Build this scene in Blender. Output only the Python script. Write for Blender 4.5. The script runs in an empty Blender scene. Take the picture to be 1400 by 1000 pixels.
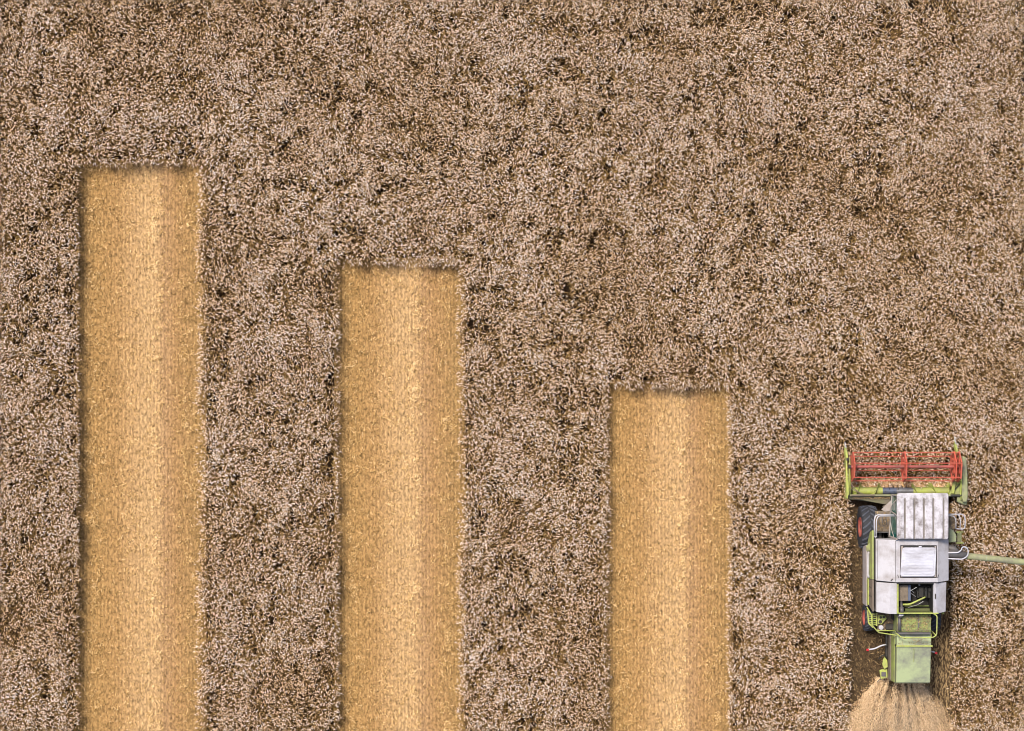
import bpy, bmesh, math, random
import numpy as np
from mathutils import Vector, Matrix

R = math.radians
random.seed(7)
rng = np.random.default_rng(11)

# ------------------------------------------------------------------ camera, sky, sun, exposure
scene = bpy.context.scene
H = 85.0                      # flying height of the camera, metres
GSD = 0.03                    # metres of ground per photograph pixel

cam_d = bpy.data.cameras.new("camera")
cam = bpy.data.objects.new("camera", cam_d)
scene.collection.objects.link(cam)
cam.location = (0, 0, H)
cam.rotation_euler = (0, 0, 0)
cam_d.sensor_width = 36
cam_d.lens = 36 * H / 42.0
cam_d.clip_end = 5000
scene.camera = cam

SUN_AZ = R(-38)               # compass direction of the sun, from +Y towards +X
SUN_EL = R(60)
world = bpy.data.worlds.new("World")
scene.world = world
world.use_nodes = True
wn = world.node_tree
bg = wn.nodes['Background']
sky = wn.nodes.new('ShaderNodeTexSky')
sky.sky_type = 'NISHITA'
sky.sun_disc = False
sky.sun_elevation = SUN_EL
sky.sun_rotation = SUN_AZ
sky.dust_density = 3.0
sky.air_density = 0.8
wn.links.new(sky.outputs[0], bg.inputs[0])
bg.inputs[1].default_value = 0.15

sun_d = bpy.data.lights.new("sun", 'SUN')
sun_d.energy = 3.3
sun_d.angle = R(11)
sun_d.color = (1.0, 0.93, 0.84)
sun = bpy.data.objects.new("sun", sun_d)
scene.collection.objects.link(sun)
sdir = Vector((math.sin(SUN_AZ) * math.cos(SUN_EL), math.cos(SUN_AZ) * math.cos(SUN_EL), math.sin(SUN_EL)))
sun.rotation_euler = sdir.to_track_quat('Z', 'Y').to_euler()
sun.location = (-40, 40, 60)

scene.view_settings.view_transform = 'Standard'
scene.view_settings.look = 'None'
scene.view_settings.exposure = 0.40
scene.view_settings.gamma = 1
scene.cycles.filter_width = 1.0

# ------------------------------------------------------------------ helpers
def X(px, z=0.0): return (px - 700) * GSD * (H - z) / H
def Y(py, z=0.0): return (500 - py) * GSD * (H - z) / H

def setprops(o, label=None, cat=None, group=None, kind=None):
    if label: o['label'] = label
    if cat: o['category'] = cat
    if group: o['group'] = group
    if kind: o['kind'] = kind
    return o

class MB:
    def __init__(self): self.v = []; self.f = []; self.cuts = []
    def add(self, vs, fs):
        n = len(self.v); self.cuts.append((n, len(self.f)))
        self.v += [tuple(p) for p in vs]
        self.f += [tuple(i + n for i in f) for f in fs]
        return self
    def hexa(self, b, t):
        """b and t: four points each (bottom and top), counter-clockwise from above"""
        return self.add(list(b) + list(t), [(3, 2, 1, 0), (4, 5, 6, 7), (0, 1, 5, 4), (1, 2, 6, 5), (2, 3, 7, 6), (3, 0, 4, 7)])
    def box(self, x0, x1, y0, y1, z0, z1):
        x0, x1 = sorted((x0, x1)); y0, y1 = sorted((y0, y1)); z0, z1 = sorted((z0, z1))
        q = [(x0, y0), (x1, y0), (x1, y1), (x0, y1)]
        return self.hexa([(a, b, z0) for a, b in q], [(a, b, z1) for a, b in q])
    def bar(self, p, q, w, h):
        """rectangular bar from p to q, w across, h in the other direction"""
        p, q = Vector(p), Vector(q); d = (q - p).normalized()
        up = Vector((0, 0, 1)) if abs(d.z) < .95 else Vector((0, 1, 0))
        s = d.cross(up).normalized() * w / 2; u = s.cross(d).normalized() * h / 2
        A = [p - s - u, p + s - u, p + s + u, p - s + u]; B = [a + (q - p) for a in A]
        return self.hexa(A, B)
    def tube(self, pts, r, n=8, caps=True):
        pts = [Vector(p) for p in pts]; rings = []
        rr = r if isinstance(r, (list, tuple)) else [r] * len(pts)
        up = None
        for i, p in enumerate(pts):
            if i == 0: d = pts[1] - pts[0]
            elif i == len(pts) - 1: d = pts[-1] - pts[-2]
            else: d = (pts[i + 1] - p).normalized() + (p - pts[i - 1]).normalized()
            d.normalize()
            if up is None:
                up = Vector((0, 0, 1)) if abs(d.z) < .9 else Vector((1, 0, 0))
            s = d.cross(up).normalized(); up = s.cross(d).normalized()
            rings.append([p + (s * math.cos(2 * math.pi * k / n) + up * math.sin(2 * math.pi * k / n)) * rr[i] for k in range(n)])
        vs = [q for ring in rings for q in ring]; fs = []
        for i in range(len(pts) - 1):
            for k in range(n):
                a = i * n + k; b = i * n + (k + 1) % n
                fs.append((a, b, b + n, a + n))
        if caps:
            fs.append(tuple(reversed(range(n)))); fs.append(tuple(range(len(vs) - n, len(vs))))
        return self.add(vs, fs)
    def prism(self, poly, axis, a, b):
        """polygon swept along an axis; poly holds the two other coordinates in x,y,z order"""
        def P(u, v, w):
            return {'x': (w, u, v), 'y': (u, w, v), 'z': (u, v, w)}[axis]
        n = len(poly)
        vs = [P(u, v, a) for u, v in poly] + [P(u, v, b) for u, v in poly]
        fs = [tuple(range(n - 1, -1, -1)), tuple(range(n, 2 * n))] + [(i, (i + 1) % n, (i + 1) % n + n, i + n) for i in range(n)]
        return self.add(vs, fs)
    def lathe_x(self, prof, cx, cy, cz, n=48):
        """prof: (x, r) pairs, turned round the x axis through (cx,cy,cz)"""
        vs = []; fs = []; m = len(prof)
        for k in range(n):
            t = 2 * math.pi * k / n
            for (x, r) in prof: vs.append((cx + x, cy + r * math.cos(t), cz + r * math.sin(t)))
        for k in range(n):
            for j in range(m - 1):
                a = k * m + j; b = ((k + 1) % n) * m + j
                fs.append((a, b, b + 1, a + 1))
        return self.add(vs, fs)
    def split(self, name, mat, parent=None, **kw):
        """every added shape becomes an object of its own"""
        c = self.cuts + [(len(self.v), len(self.f))]; out = []
        for (v0, f0), (v1, f1) in zip(c, c[1:]):
            m = MB(); m.add(self.v[v0:v1], [tuple(i - v0 for i in f) for f in self.f[f0:f1]])
            out.append(m.build(name, mat, parent, **kw))
        return out
    def build(self, name, mat, parent=None, bevel=0, smooth=False, label=None, seg=2):
        me = bpy.data.meshes.new(name)
        off = Vector((0, 0, 0))
        p = parent
        while p is not None: off += p.location; p = p.parent
        me.from_pydata([tuple(Vector(q) - off) for q in self.v], [], self.f)
        bm = bmesh.new(); bm.from_mesh(me)
        bmesh.ops.recalc_face_normals(bm, faces=bm.faces[:])
        bm.to_mesh(me); bm.free()
        if smooth: me.polygons.foreach_set('use_smooth', [True] * len(me.polygons))
        me.materials.append(mat)
        o = bpy.data.objects.new(name, me); scene.collection.objects.link(o)
        if parent is not None: o.parent = parent
        if bevel:
            m = o.modifiers.new('bevel', 'BEVEL'); m.width = bevel; m.segments = seg; m.limit_method = 'ANGLE'; m.angle_limit = R(35)
        if label: o['label'] = label
        return o

def arc(pts, r, n=4):
    """round the corners of a polyline"""
    pts = [Vector(p) for p in pts]; out = [pts[0]]
    for i in range(1, len(pts) - 1):
        a, p, b = pts[i - 1], pts[i], pts[i + 1]
        d1 = (a - p); d2 = (b - p)
        rr = min(r, d1.length * .45, d2.length * .45)
        s = p + d1.normalized() * rr; e = p + d2.normalized() * rr
        for k in range(n + 1):
            t = k / n
            out.append(s * (1 - t) ** 2 + p * 2 * t * (1 - t) + e * t * t)
    out.append(pts[-1]); return out

# ------------------------------------------------------------------ materials
def nodes(name):
    m = bpy.data.materials.new(name); m.use_nodes = True
    nt = m.node_tree; b = nt.nodes['Principled BSDF']
    return m, nt, b

def paint(name, col, rough=.5, metal=0.0, dirt=(.16, .12, .075), amount=.4, scale=2.2, stretch=(1, 1, 1), fine=.25, spec=.5, bump=.0, streak=0.0):
    """painted or bare metal with worn, dusty patches that belong to the surface"""
    m, nt, b = nodes(name); N = nt.nodes; L = nt.links
    tc = N.new('ShaderNodeTexCoord'); mp = N.new('ShaderNodeMapping'); mp.inputs['Scale'].default_value = stretch
    L.new(tc.outputs['Object'], mp.inputs[0])
    n1 = N.new('ShaderNodeTexNoise'); n1.inputs['Scale'].default_value = scale; n1.inputs['Detail'].default_value = 9; n1.inputs['Roughness'].default_value = .68
    L.new(mp.outputs[0], n1.inputs['Vector'])
    r1 = N.new('ShaderNodeValToRGB'); r1.color_ramp.elements[0].position = .42; r1.color_ramp.elements[1].position = .72
    L.new(n1.outputs[0], r1.inputs[0])
    n2 = N.new('ShaderNodeTexNoise'); n2.inputs['Scale'].default_value = 28; n2.inputs['Detail'].default_value = 4
    L.new(tc.outputs['Object'], n2.inputs['Vector'])
    mu = N.new('ShaderNodeMath'); mu.operation = 'MULTIPLY'; mu.inputs[1].default_value = amount
    L.new(r1.outputs[0], mu.inputs[0])
    m2 = N.new('ShaderNodeMath'); m2.operation = 'MULTIPLY_ADD'; m2.inputs[1].default_value = fine; m2.inputs[2].default_value = -fine * .38; m2.use_clamp = True
    L.new(n2.outputs[0], m2.inputs[0])
    ad = N.new('ShaderNodeMath'); ad.operation = 'ADD'; ad.use_clamp = True
    L.new(mu.outputs[0], ad.inputs[0]); L.new(m2.outputs[0], ad.inputs[1])
    mx = N.new('ShaderNodeMix'); mx.data_type = 'RGBA'
    mx.inputs['A'].default_value = (*col, 1); mx.inputs['B'].default_value = (*dirt, 1)
    L.new(ad.outputs[0], mx.inputs['Factor']); L.new(mx.outputs['Result'], b.inputs['Base Color'])
    b.inputs['Metallic'].default_value = metal
    ra = N.new('ShaderNodeMapRange'); ra.inputs['To Min'].default_value = rough; ra.inputs['To Max'].default_value = min(1, rough + .35)
    L.new(ad.outputs[0], ra.inputs[0]); L.new(ra.outputs[0], b.inputs['Roughness'])
    b.inputs['Specular IOR Level'].default_value = spec
    if bump:
        bp = N.new('ShaderNodeBump'); bp.inputs['Strength'].default_value = bump; bp.inputs['Distance'].default_value = .02
        L.new(n1.outputs[0], bp.inputs['Height']); L.new(bp.outputs[0], b.inputs['Normal'])
    return m

LIME = paint('lime_paint', (.29, .345, .075), .55, dirt=(.18, .15, .10), amount=.85, scale=2.8, fine=.6)
LIMEC = paint('clean_lime_paint', (.38, .43, .085), .5, dirt=(.20, .17, .10), amount=.7, scale=3.5, fine=.7)
HOOD = paint('faded_lime_paint', (.33, .375, .19), .5, dirt=(.13, .12, .115), amount=1.0, scale=1.2, fine=.25)
DUSTLIME = paint('dusty_lime_paint', (.27, .285, .13), .6, dirt=(.15, .13, .11), amount=1.0, scale=2.2, fine=.5)
MOSS = paint('grimy_lime_paint', (.25, .29, .07), .65, dirt=(.10, .09, .075), amount=1.0, scale=4.5, fine=1.2)
SILVER = paint('silver_paint', (.475, .455, .465), .38, .15, dirt=(.22, .185, .165), amount=.8, scale=1.4, fine=.4)
ROOF = paint('weathered_roof_paint', (.56, .53, .55), .42, .1, dirt=(.13, .105, .09), amount=1.0, scale=3.0, stretch=(1.0, .8, 1), fine=.7)
LID = paint('white_lid_paint', (.52, .515, .56), .42, 0, dirt=(.20, .18, .18), amount=.8, scale=1.5, stretch=(.6, 2.0, 1), fine=.15)
RAIL = paint('pale_rail_paint', (.52, .51, .55), .4, 0, amount=.25)
RED = paint('red_paint', (.54, .085, .045), .5, 0, dirt=(.22, .12, .09), amount=.65, scale=4, fine=.4)
RIM = paint('dusty_red_rim', (.34, .06, .04), .6, 0, dirt=(.12, .075, .055), amount=.8, scale=5, fine=.5)
REDT = paint('dusty_red_tube', (.40, .085, .065), .55, 0, dirt=(.10, .06, .05), amount=1.0, scale=2.0, stretch=(.6, 1, 1), fine=.5)
DARK = paint('dark_metal', (.025, .024, .022), .6, .2, dirt=(.09, .07, .05), amount=.6, scale=4)
GREY = paint('grey_metal', (.12, .115, .115), .5, .3, dirt=(.10, .075, .05), amount=.6, scale=4, fine=.4)
BLUE = paint('blue_grey_metal', (.10, .13, .20), .5, .3, amount=.4, scale=4)
STEEL = paint('worn_steel', (.24, .24, .25), .4, .5, dirt=(.08, .065, .05), amount=.7, scale=6, fine=.4)
TAN = paint('dust_covered_panel', (.20, .155, .11), .85, 0, dirt=(.10, .08, .06), amount=.9, scale=4, fine=.5)
PINK = paint('dust_white_panel', (.36, .315, .29), .65, 0, dirt=(.22, .17, .13), amount=.7, scale=2.4, fine=.4)
MUD = paint('muddy_plate', (.16, .13, .10), .85, 0, dirt=(.24, .29, .07), amount=.3, scale=2.4, fine=.35)
RUBBER = paint('tyre_rubber', (.016, .017, .022), .75, 0, dirt=(.05, .047, .045), amount=.5, scale=5, fine=.3)
BLACK = paint('shade_black_metal', (.012, .012, .012), .6, .1, dirt=(.04, .032, .022), amount=.7, scale=5, fine=.4)  # near-black that puts the shade of engine bay and hatch gap into colour
LUG = paint('dusty_tyre_lug', (.050, .056, .075), .7, 0, dirt=(.11, .10, .095), amount=.5, scale=5)
LAMPR = paint('red_lamp_lens', (.5, .02, .03), .25, 0, amount=.05)
m, nt, b = nodes('cab_glass'); GLASS = m
b.inputs['Base Color'].default_value = (.03, .17, .14, 1); b.inputs['Roughness'].default_value = .08
b.inputs['Transmission Weight'].default_value = .35; b.inputs['IOR'].default_value = 1.45

# ------------------------------------------------------------------ noise on the plane
def vnoise(x, y, cell, seed):
    g = np.random.default_rng(seed).random((256, 256))
    u = np.asarray(x) / cell + 60.0; v = np.asarray(y) / cell + 60.0
    i = np.floor(u).astype(int); j = np.floor(v).astype(int); fu = u - i; fv = v - j
    fu = fu * fu * (3 - 2 * fu); fv = fv * fv * (3 - 2 * fv)
    def G(a, b): return g[a % 256, b % 256]
    return (G(i, j) * (1 - fu) + G(i + 1, j) * fu) * (1 - fv) + (G(i, j + 1) * (1 - fu) + G(i + 1, j + 1) * fu) * fv
def fnoise(x, y, cell, seed, octv=3):
    s = 0; a = 1; t = 0
    for k in range(octv):
        s = s + a * vnoise(x, y, cell / 2 ** k, seed + k * 17); t += a; a *= .55
    return s / t

# ------------------------------------------------------------------ ground
def noise_mat(name, stops, scale, stretch=(1, 1, 1), rough=.95, bump=.5, dist=.05, detail=8, nrough=.7):
    m, nt, b = nodes(name); N = nt.nodes; L = nt.links
    tc = N.new('ShaderNodeTexCoord'); mp = N.new('ShaderNodeMapping'); mp.inputs['Scale'].default_value = stretch
    L.new(tc.outputs['Object'], mp.inputs[0])
    n = N.new('ShaderNodeTexNoise'); n.inputs['Scale'].default_value = scale; n.inputs['Detail'].default_value = detail; n.inputs['Roughness'].default_value = nrough
    L.new(mp.outputs[0], n.inputs['Vector'])
    r = N.new('ShaderNodeValToRGB')
    e = r.color_ramp.elements
    e[0].position, e[0].color = stops[0][0], (*stops[0][1], 1)
    e[1].position, e[1].color = stops[-1][0], (*stops[-1][1], 1)
    for p, c in stops[1:-1]:
        q = e.new(p); q.color = (*c, 1)
    L.new(n.outputs[0], r.inputs[0]); L.new(r.outputs[0], b.inputs['Base Color'])
    b.inputs['Roughness'].default_value = rough; b.inputs['Specular IOR Level'].default_value = .15
    bp = N.new('ShaderNodeBump'); bp.inputs['Strength'].default_value = bump; bp.inputs['Distance'].default_value = dist
    L.new(n.outputs[0], bp.inputs['Height']); L.new(bp.outputs[0], b.inputs['Normal'])
    return m

SOIL = noise_mat('soil', [(.3, (.024, .014, .007)), (.7, (.055, .033, .017))], 5)
STUB = noise_mat('stubble_ground', [(.30, (.17, .105, .045)), (.5, (.33, .215, .095)), (.72, (.45, .31, .155))], 5.5, (1.6, .8, 1), bump=.7, dist=.05)
STUB4 = noise_mat('shade_brown_ground', [(.3, (.035, .022, .012)), (.55, (.095, .062, .034)), (.75, (.18, .12, .065))], 6, (2.0, .8, 1), bump=.7, dist=.05)  # shade of crop and combine put into the browns of this strip

g = MB(); g.add([(-3000, -3000, 0), (3000, -3000, 0), (3000, 3000, 0), (-3000, 3000, 0)], [(0, 1, 2, 3)])
setprops(g.build('ground', SOIL), kind='structure')

# cleared strips: x0, x1, top edge y
STRIPS = [(-17.73, -12.68, 8.32), (-7.15, -2.06, 4.27), (3.82, 8.90, -.76)]
S4 = (13.64, 18.00, -4.72)
YB = -19.0
def stubble_mat():
    m, nt, b = nodes('stubble_ground'); N = nt.nodes; L = nt.links
    tc = N.new('ShaderNodeTexCoord'); sp = N.new('ShaderNodeSeparateXYZ'); L.new(tc.outputs['Object'], sp.inputs[0])
    wob = N.new('ShaderNodeTexNoise'); wob.inputs['Scale'].default_value = .9; wob.inputs['Detail'].default_value = 4; L.new(tc.outputs['Object'], wob.inputs['Vector'])
    ma = N.new('ShaderNodeMath'); ma.operation = 'MULTIPLY_ADD'; ma.inputs[1].default_value = .5; L.new(wob.outputs[0], ma.inputs[0]); L.new(sp.outputs['X'], ma.inputs[2])
    mr = N.new('ShaderNodeMapRange'); mr.inputs['From Min'].default_value = .25; mr.inputs['From Max'].default_value = 5.2; L.new(ma.outputs[0], mr.inputs[0])
    r = N.new('ShaderNodeValToRGB'); e = r.color_ramp.elements
    st = [(0, (.378, 0.230, .089)), (.14, (.429, 0.253, .094)), (.30, (.434, 0.254, .100)), (.42, (.501, 0.306, .135)), (.56, (.544, 0.345, .160)), (.66, (.510, 0.318, .146)), (.70, (.429, 0.258, .122)), (.80, (.416, 0.242, .101)), (1, (.365, 0.225, .089))]
    e[0].position, e[0].color = st[0][0], (*st[0][1], 1); e[1].position, e[1].color = st[-1][0], (*st[-1][1], 1)
    for p, c in st[1:-1]: q = e.new(p); q.color = (*c, 1)
    L.new(mr.outputs[0], r.inputs[0])
    mp = N.new('ShaderNodeMapping'); mp.inputs['Scale'].default_value = (1.5, .8, 1); L.new(tc.outputs['Object'], mp.inputs[0])
    n = N.new('ShaderNodeTexNoise'); n.inputs['Scale'].default_value = 6.5; n.inputs['Detail'].default_value = 7; n.inputs['Roughness'].default_value = .85; L.new(mp.outputs[0], n.inputs['Vector'])
    wv = N.new('ShaderNodeTexWave'); wv.wave_type = 'BANDS'; wv.bands_direction = 'X'; wv.inputs['Scale'].default_value = 2.17; wv.inputs['Distortion'].default_value = 1.6; wv.inputs['Detail'].default_value = 3; L.new(tc.outputs['Object'], wv.inputs['Vector'])
    s1 = N.new('ShaderNodeMapRange'); s1.inputs['From Min'].default_value = .37; s1.inputs['From Max'].default_value = .57; s1.inputs['To Min'].default_value = .28; s1.inputs['To Max'].default_value = 1.20; L.new(n.outputs[0], s1.inputs[0])
    s2 = N.new('ShaderNodeMapRange'); s2.inputs['To Min'].default_value = .84; s2.inputs['To Max'].default_value = 1.06; L.new(wv.outputs['Fac'], s2.inputs[0])
    mm = N.new('ShaderNodeMath'); mm.operation = 'MULTIPLY'; L.new(s1.outputs[0], mm.inputs[0]); L.new(s2.outputs[0], mm.inputs[1])
    vm = N.new('ShaderNodeVectorMath'); vm.operation = 'SCALE'; L.new(r.outputs[0], vm.inputs[0]); L.new(mm.outputs[0], vm.inputs['Scale'])
    L.new(vm.outputs[0], b.inputs['Base Color']); b.inputs['Roughness'].default_value = .95; b.inputs['Specular IOR Level'].default_value = .1
    bp = N.new('ShaderNodeBump'); bp.inputs['Strength'].default_value = .9; bp.inputs['Distance'].default_value = .05
    L.new(n.outputs[0], bp.inputs['Height']); L.new(bp.outputs[0], b.inputs['Normal'])
    return m
STUB = stubble_mat()
def strip_sheet(x0, x1, y1, mat):
    w = x1 - x0; g = MB(); g.add([(-.15, YB - 3, .004), (w + .15, YB - 3, .004), (w + .15, y1 + .15, .004), (-.15, y1 + .15, .004)], [(0, 1, 2, 3)])
    o = g.build('stubble_ground', mat); o.location.x = x0
    return setprops(o, kind='structure')
for (a, b_, t) in STRIPS: strip_sheet(a, b_, t, STUB)
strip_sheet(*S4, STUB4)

# ------------------------------------------------------------------ bulk vegetation meshes (one object each)
def bulk(name, V, faces, matidx, mats, tint):
    """V: (N,K,3) vertices of N copies of a small shape; faces: its polygons; tint: one number per copy"""
    N, K = V.shape[:2]
    me = bpy.data.meshes.new(name)
    me.vertices.add(N * K); me.vertices.foreach_set('co', V.reshape(-1).astype(np.float32))
    lens = np.array([len(f) for f in faces]); flat = np.concatenate([np.array(f) for f in faces])
    loops = (np.arange(N)[:, None] * K + flat[None, :]).reshape(-1)
    tot = np.tile(lens, N); start = np.concatenate([[0], np.cumsum(tot)[:-1]])
    me.loops.add(len(loops)); me.loops.foreach_set('vertex_index', loops.astype(np.int32))
    me.polygons.add(len(tot)); me.polygons.foreach_set('loop_start', start.astype(np.int32))
    me.polygons.foreach_set('loop_total', tot.astype(np.int32))
    me.polygons.foreach_set('material_index', np.tile(np.array(matidx), N).astype(np.int32))
    at = me.attributes.new('tint', 'FLOAT', 'POINT')
    at.data.foreach_set('value', np.repeat(tint, K).astype(np.float32))
    for m in mats: me.materials.append(m)
    me.update(calc_edges=True)
    o = bpy.data.objects.new(name, me); scene.collection.objects.link(o)
    return o

def tint_mat(name, stops, rough=.8, transl=0):
    m, nt, b = nodes(name); N = nt.nodes; L = nt.links
    a = N.new('ShaderNodeAttribute'); a.attribute_name = 'tint'
    r = N.new('ShaderNodeValToRGB'); e = r.color_ramp.elements
    e[0].position, e[0].color = stops[0][0], (*stops[0][1], 1)
    e[1].position, e[1].color = stops[-1][0], (*stops[-1][1], 1)
    for p, c in stops[1:-1]:
        q = e.new(p); q.color = (*c, 1)
    L.new(a.outputs['Fac'], r.inputs[0]); L.new(r.outputs[0], b.inputs['Base Color'])
    b.inputs['Roughness'].default_value = rough; b.inputs['Specular IOR Level'].default_value = .3
    return m

EAR = tint_mat('wheat_ear', [(0, (.500, 0.307, 0.126)), (.35, (.700, 0.460, 0.264)), (.62, (.880, 0.648, 0.464)), (1, (.950, 0.842, 0.729))])
STEM = tint_mat('wheat_stem', [(0, (.075, .038, .011)), (.5, (.215, .120, .036)), (1, (.46, .29, .095))])  # stems darkened so the shade between the ears sits in the colour
STRAW = tint_mat('straw', [(0, (.127, .073, .022)), (.4, (.420, .252, .079)), (.75, (.713, .468, .193)), (1, (.912, .646, .327))])
STRAWD = tint_mat('brown_straw', [(0, (.03, .02, .009)), (.5, (.13, .082, .036)), (1, (.48, .33, .16))])  # dark end carries the shade on the combine's strip
CHAFF = tint_mat('fresh_chaff', [(0, (.27, .155, .075)), (.5, (.58, .39, .205)), (1, (.90, .68, .43))])

def unit(v): return v / np.maximum(np.linalg.norm(v, axis=-1, keepdims=True), 1e-9)

def inside(x, y, s, m=0.0):
    return (x > s[0] - m) & (x < s[1] + m) & (y < s[2] + m)

def make_wheat():
    xr, yr = 23.6, 17.6
    N = int(4 * xr * yr * 325)
    x = rng.uniform(-xr, xr, N); y = rng.uniform(-yr, yr, N)
    ex = (fnoise(x, y, .5, 91, 2) - .5) * .16
    keep = np.ones(N, bool)
    for s in STRIPS + [S4]: keep &= ~inside(x + ex, y + ex * .8, s)
    # thinner here and there, in small dark holes and bare tufts
    hole = .5 * fnoise(x, y * .55, .34, 5, 2) + .5 * fnoise(x, y * .8, .24, 8, 2); big = fnoise(x, y, 2.6, 23, 3)
    thin = np.clip((.54 - hole) * 5.0, 0, .86) * np.clip(.80 + (big - .45) * .8, .5, 1.1)
    rows = np.cos(2 * math.pi * (x + .30 * fnoise(x, y * .5, 2.6, 71, 2)) / .46)
    thin = np.clip(thin * .8 + .42 * np.clip(rows, 0, 1) * fnoise(x, y, 1.1, 72, 2) * 1.6, 0, .9)
    keep &= rng.random(N) > thin
    x, y, hole, big, rows = x[keep], y[keep], hole[keep], big[keep], rows[keep]; N = len(x)
    gold = np.clip((fnoise(x, y, 3.4, 301, 3) - .50) * 4.0, 0, 1)
    gold = np.maximum(gold, np.exp(-(((x - 15.9) / 1.9) ** 2 + ((y - 4.6) / 3.4) ** 2)) * .8)
    # lean follows a slowly turning wind
    ang = fnoise(x, y, 1.1, 41, 3) * 3 * math.pi + rng.normal(0, 1.25, N)
    lean = (.06 + .26 * np.clip(fnoise(x, y, 1.6, 53, 2) - .25, 0, 1) + rng.random(N) * .12) + gold * .12
    # stalks on the rim of a cleared strip hang into it
    for s in STRIPS + [S4]:
        for (dist, a) in ((np.abs(s[0] - x), 0.0), (np.abs(x - s[1]), math.pi)):
            w = (rng.random(N) > dist / .42) & (dist < .42) & (y < s[2] + .1)
            ang[w] = a + rng.normal(0, 1.0, w.sum()); lean[w] = .05 + rng.random(w.sum()) * .11
        w = (rng.random(N) > np.abs(y - s[2]) / .5) & (np.abs(y - s[2]) < .5) & (x > s[0]) & (x < s[1])
        ang[w] = -math.pi / 2 + rng.normal(0, .55, w.sum()); lean[w] = .08 + rng.random(w.sum()) * .18
    h = .80 - .035 * rows + .55 * (hole - .5) + rng.normal(0, .05, N)
    h = np.clip(h, .45, 1.0)
    # pressed lower where the reel sweeps in
    w = (x > 13.7) & (x < 18.3) & (y < -3.4) & (y > -4.75); h[w] *= .8
    dx, dy = np.cos(ang), np.sin(ang)
    D = np.stack([dx, dy, np.zeros(N)], 1)
    base = np.stack([x, y, np.zeros(N)], 1)
    mid = base + D * (lean * .3)[:, None]; mid[:, 2] = h * .55
    top = base + D * lean[:, None]; top[:, 2] = h
    side = np.stack([-dy, dx, np.zeros(N)], 1)
    roll = rng.uniform(0, 2 * math.pi, N)
    wdir = unit(side * np.cos(roll)[:, None] + D * np.sin(roll)[:, None])
    sw = .009
    L = rng.uniform(.10, .19, N)
    pitch = rng.uniform(-.75, .55, N)
    a2 = ang + rng.normal(0, .5, N)
    ed = np.stack([np.cos(a2) * np.cos(pitch), np.sin(a2) * np.cos(pitch), np.sin(pitch)], 1)
    tip = top + ed * L[:, None]
    es = unit(np.cross(ed, np.array([0, 0, 1.0]))); eu = np.cross(es, ed)
    rad = rng.uniform(.012, .020, N)[:, None]
    c1 = top + ed * (L * .38)[:, None]
    ring = [c1 + (es * math.cos(t) + eu * math.sin(t)) * rad for t in (R(30), R(150), R(270))]
    # leaf: a ribbon from the stem that arches away
    a3 = rng.uniform(0, 2 * math.pi, N); ld = np.stack([np.cos(a3), np.sin(a3), np.zeros(N)], 1)
    ls = np.stack([-np.sin(a3), np.cos(a3), np.zeros(N)], 1) * .012
    l0 = mid.copy(); l1 = mid + ld * .10; l1[:, 2] += h * .06; l2 = mid + ld * rng.uniform(.14, .24, N)[:, None]; l2[:, 2] += h * rng.uniform(-.15, .05, N)
    V = np.stack([base - wdir * sw, base + wdir * sw, mid + wdir * sw, mid - wdir * sw, top + wdir * sw, top - wdir * sw,
                  top, ring[0], ring[1], ring[2], tip,
                  l0 - ls, l0 + ls, l1 + ls, l1 - ls, l2], 1)
    faces = [(0, 1, 2, 3), (3, 2, 4, 5), (6, 8, 7), (6, 9, 8), (6, 7, 9), (10, 7, 8), (10, 8, 9), (10, 9, 7), (11, 12, 13, 14), (14, 13, 15)]
    mi = [1, 1, 0, 0, 0, 0, 0, 0, 1, 1]
    tint = np.clip(.60 + rng.normal(0, .26, N) + (fnoise(x, y, 1.2, 77, 3) - .5) * .35 - gold * .20 + (y > 12.9) * -.06, 0, 1)
    o = bulk('wheat', V, faces, mi, [EAR, STEM], tint)
    return setprops(o, 'dense ripe wheat standing around the cleared strips and the combine', 'wheat', kind='stuff')
make_wheat()

# beyond the picture the crop goes on as a rougher canopy
def far_wheat():
    m = noise_mat('wheat_canopy', [(.3, (.12, .075, .035)), (.5, (.34, .24, .14)), (.68, (.55, .42, .31))], 7, bump=1.0, dist=.15)
    g = MB(); a, b_, c, d = 23.6, 17.6, 1200, 1200
    holes = [(s[0], s[1]) for s in STRIPS + [S4]]
    g.box(-c, c, b_, d, .02, .70); g.box(-c, -a, -b_, b_ - .003, .02, .703); g.box(a, c, -b_, b_ - .003, .02, .703)
    g.box(-c, c, -d, -22.3, .02, .70)
    xs = [-c] + [q for h in holes for q in h] + [c]
    for i in range(0, len(xs), 2): g.box(xs[i], xs[i + 1], -22.297, -b_ - .003, .02, .697)
    return setprops(g.build('wheat_field', m), 'wheat crop going on beyond the edges of the picture', 'wheat', kind='stuff')
far_wheat()

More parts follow.
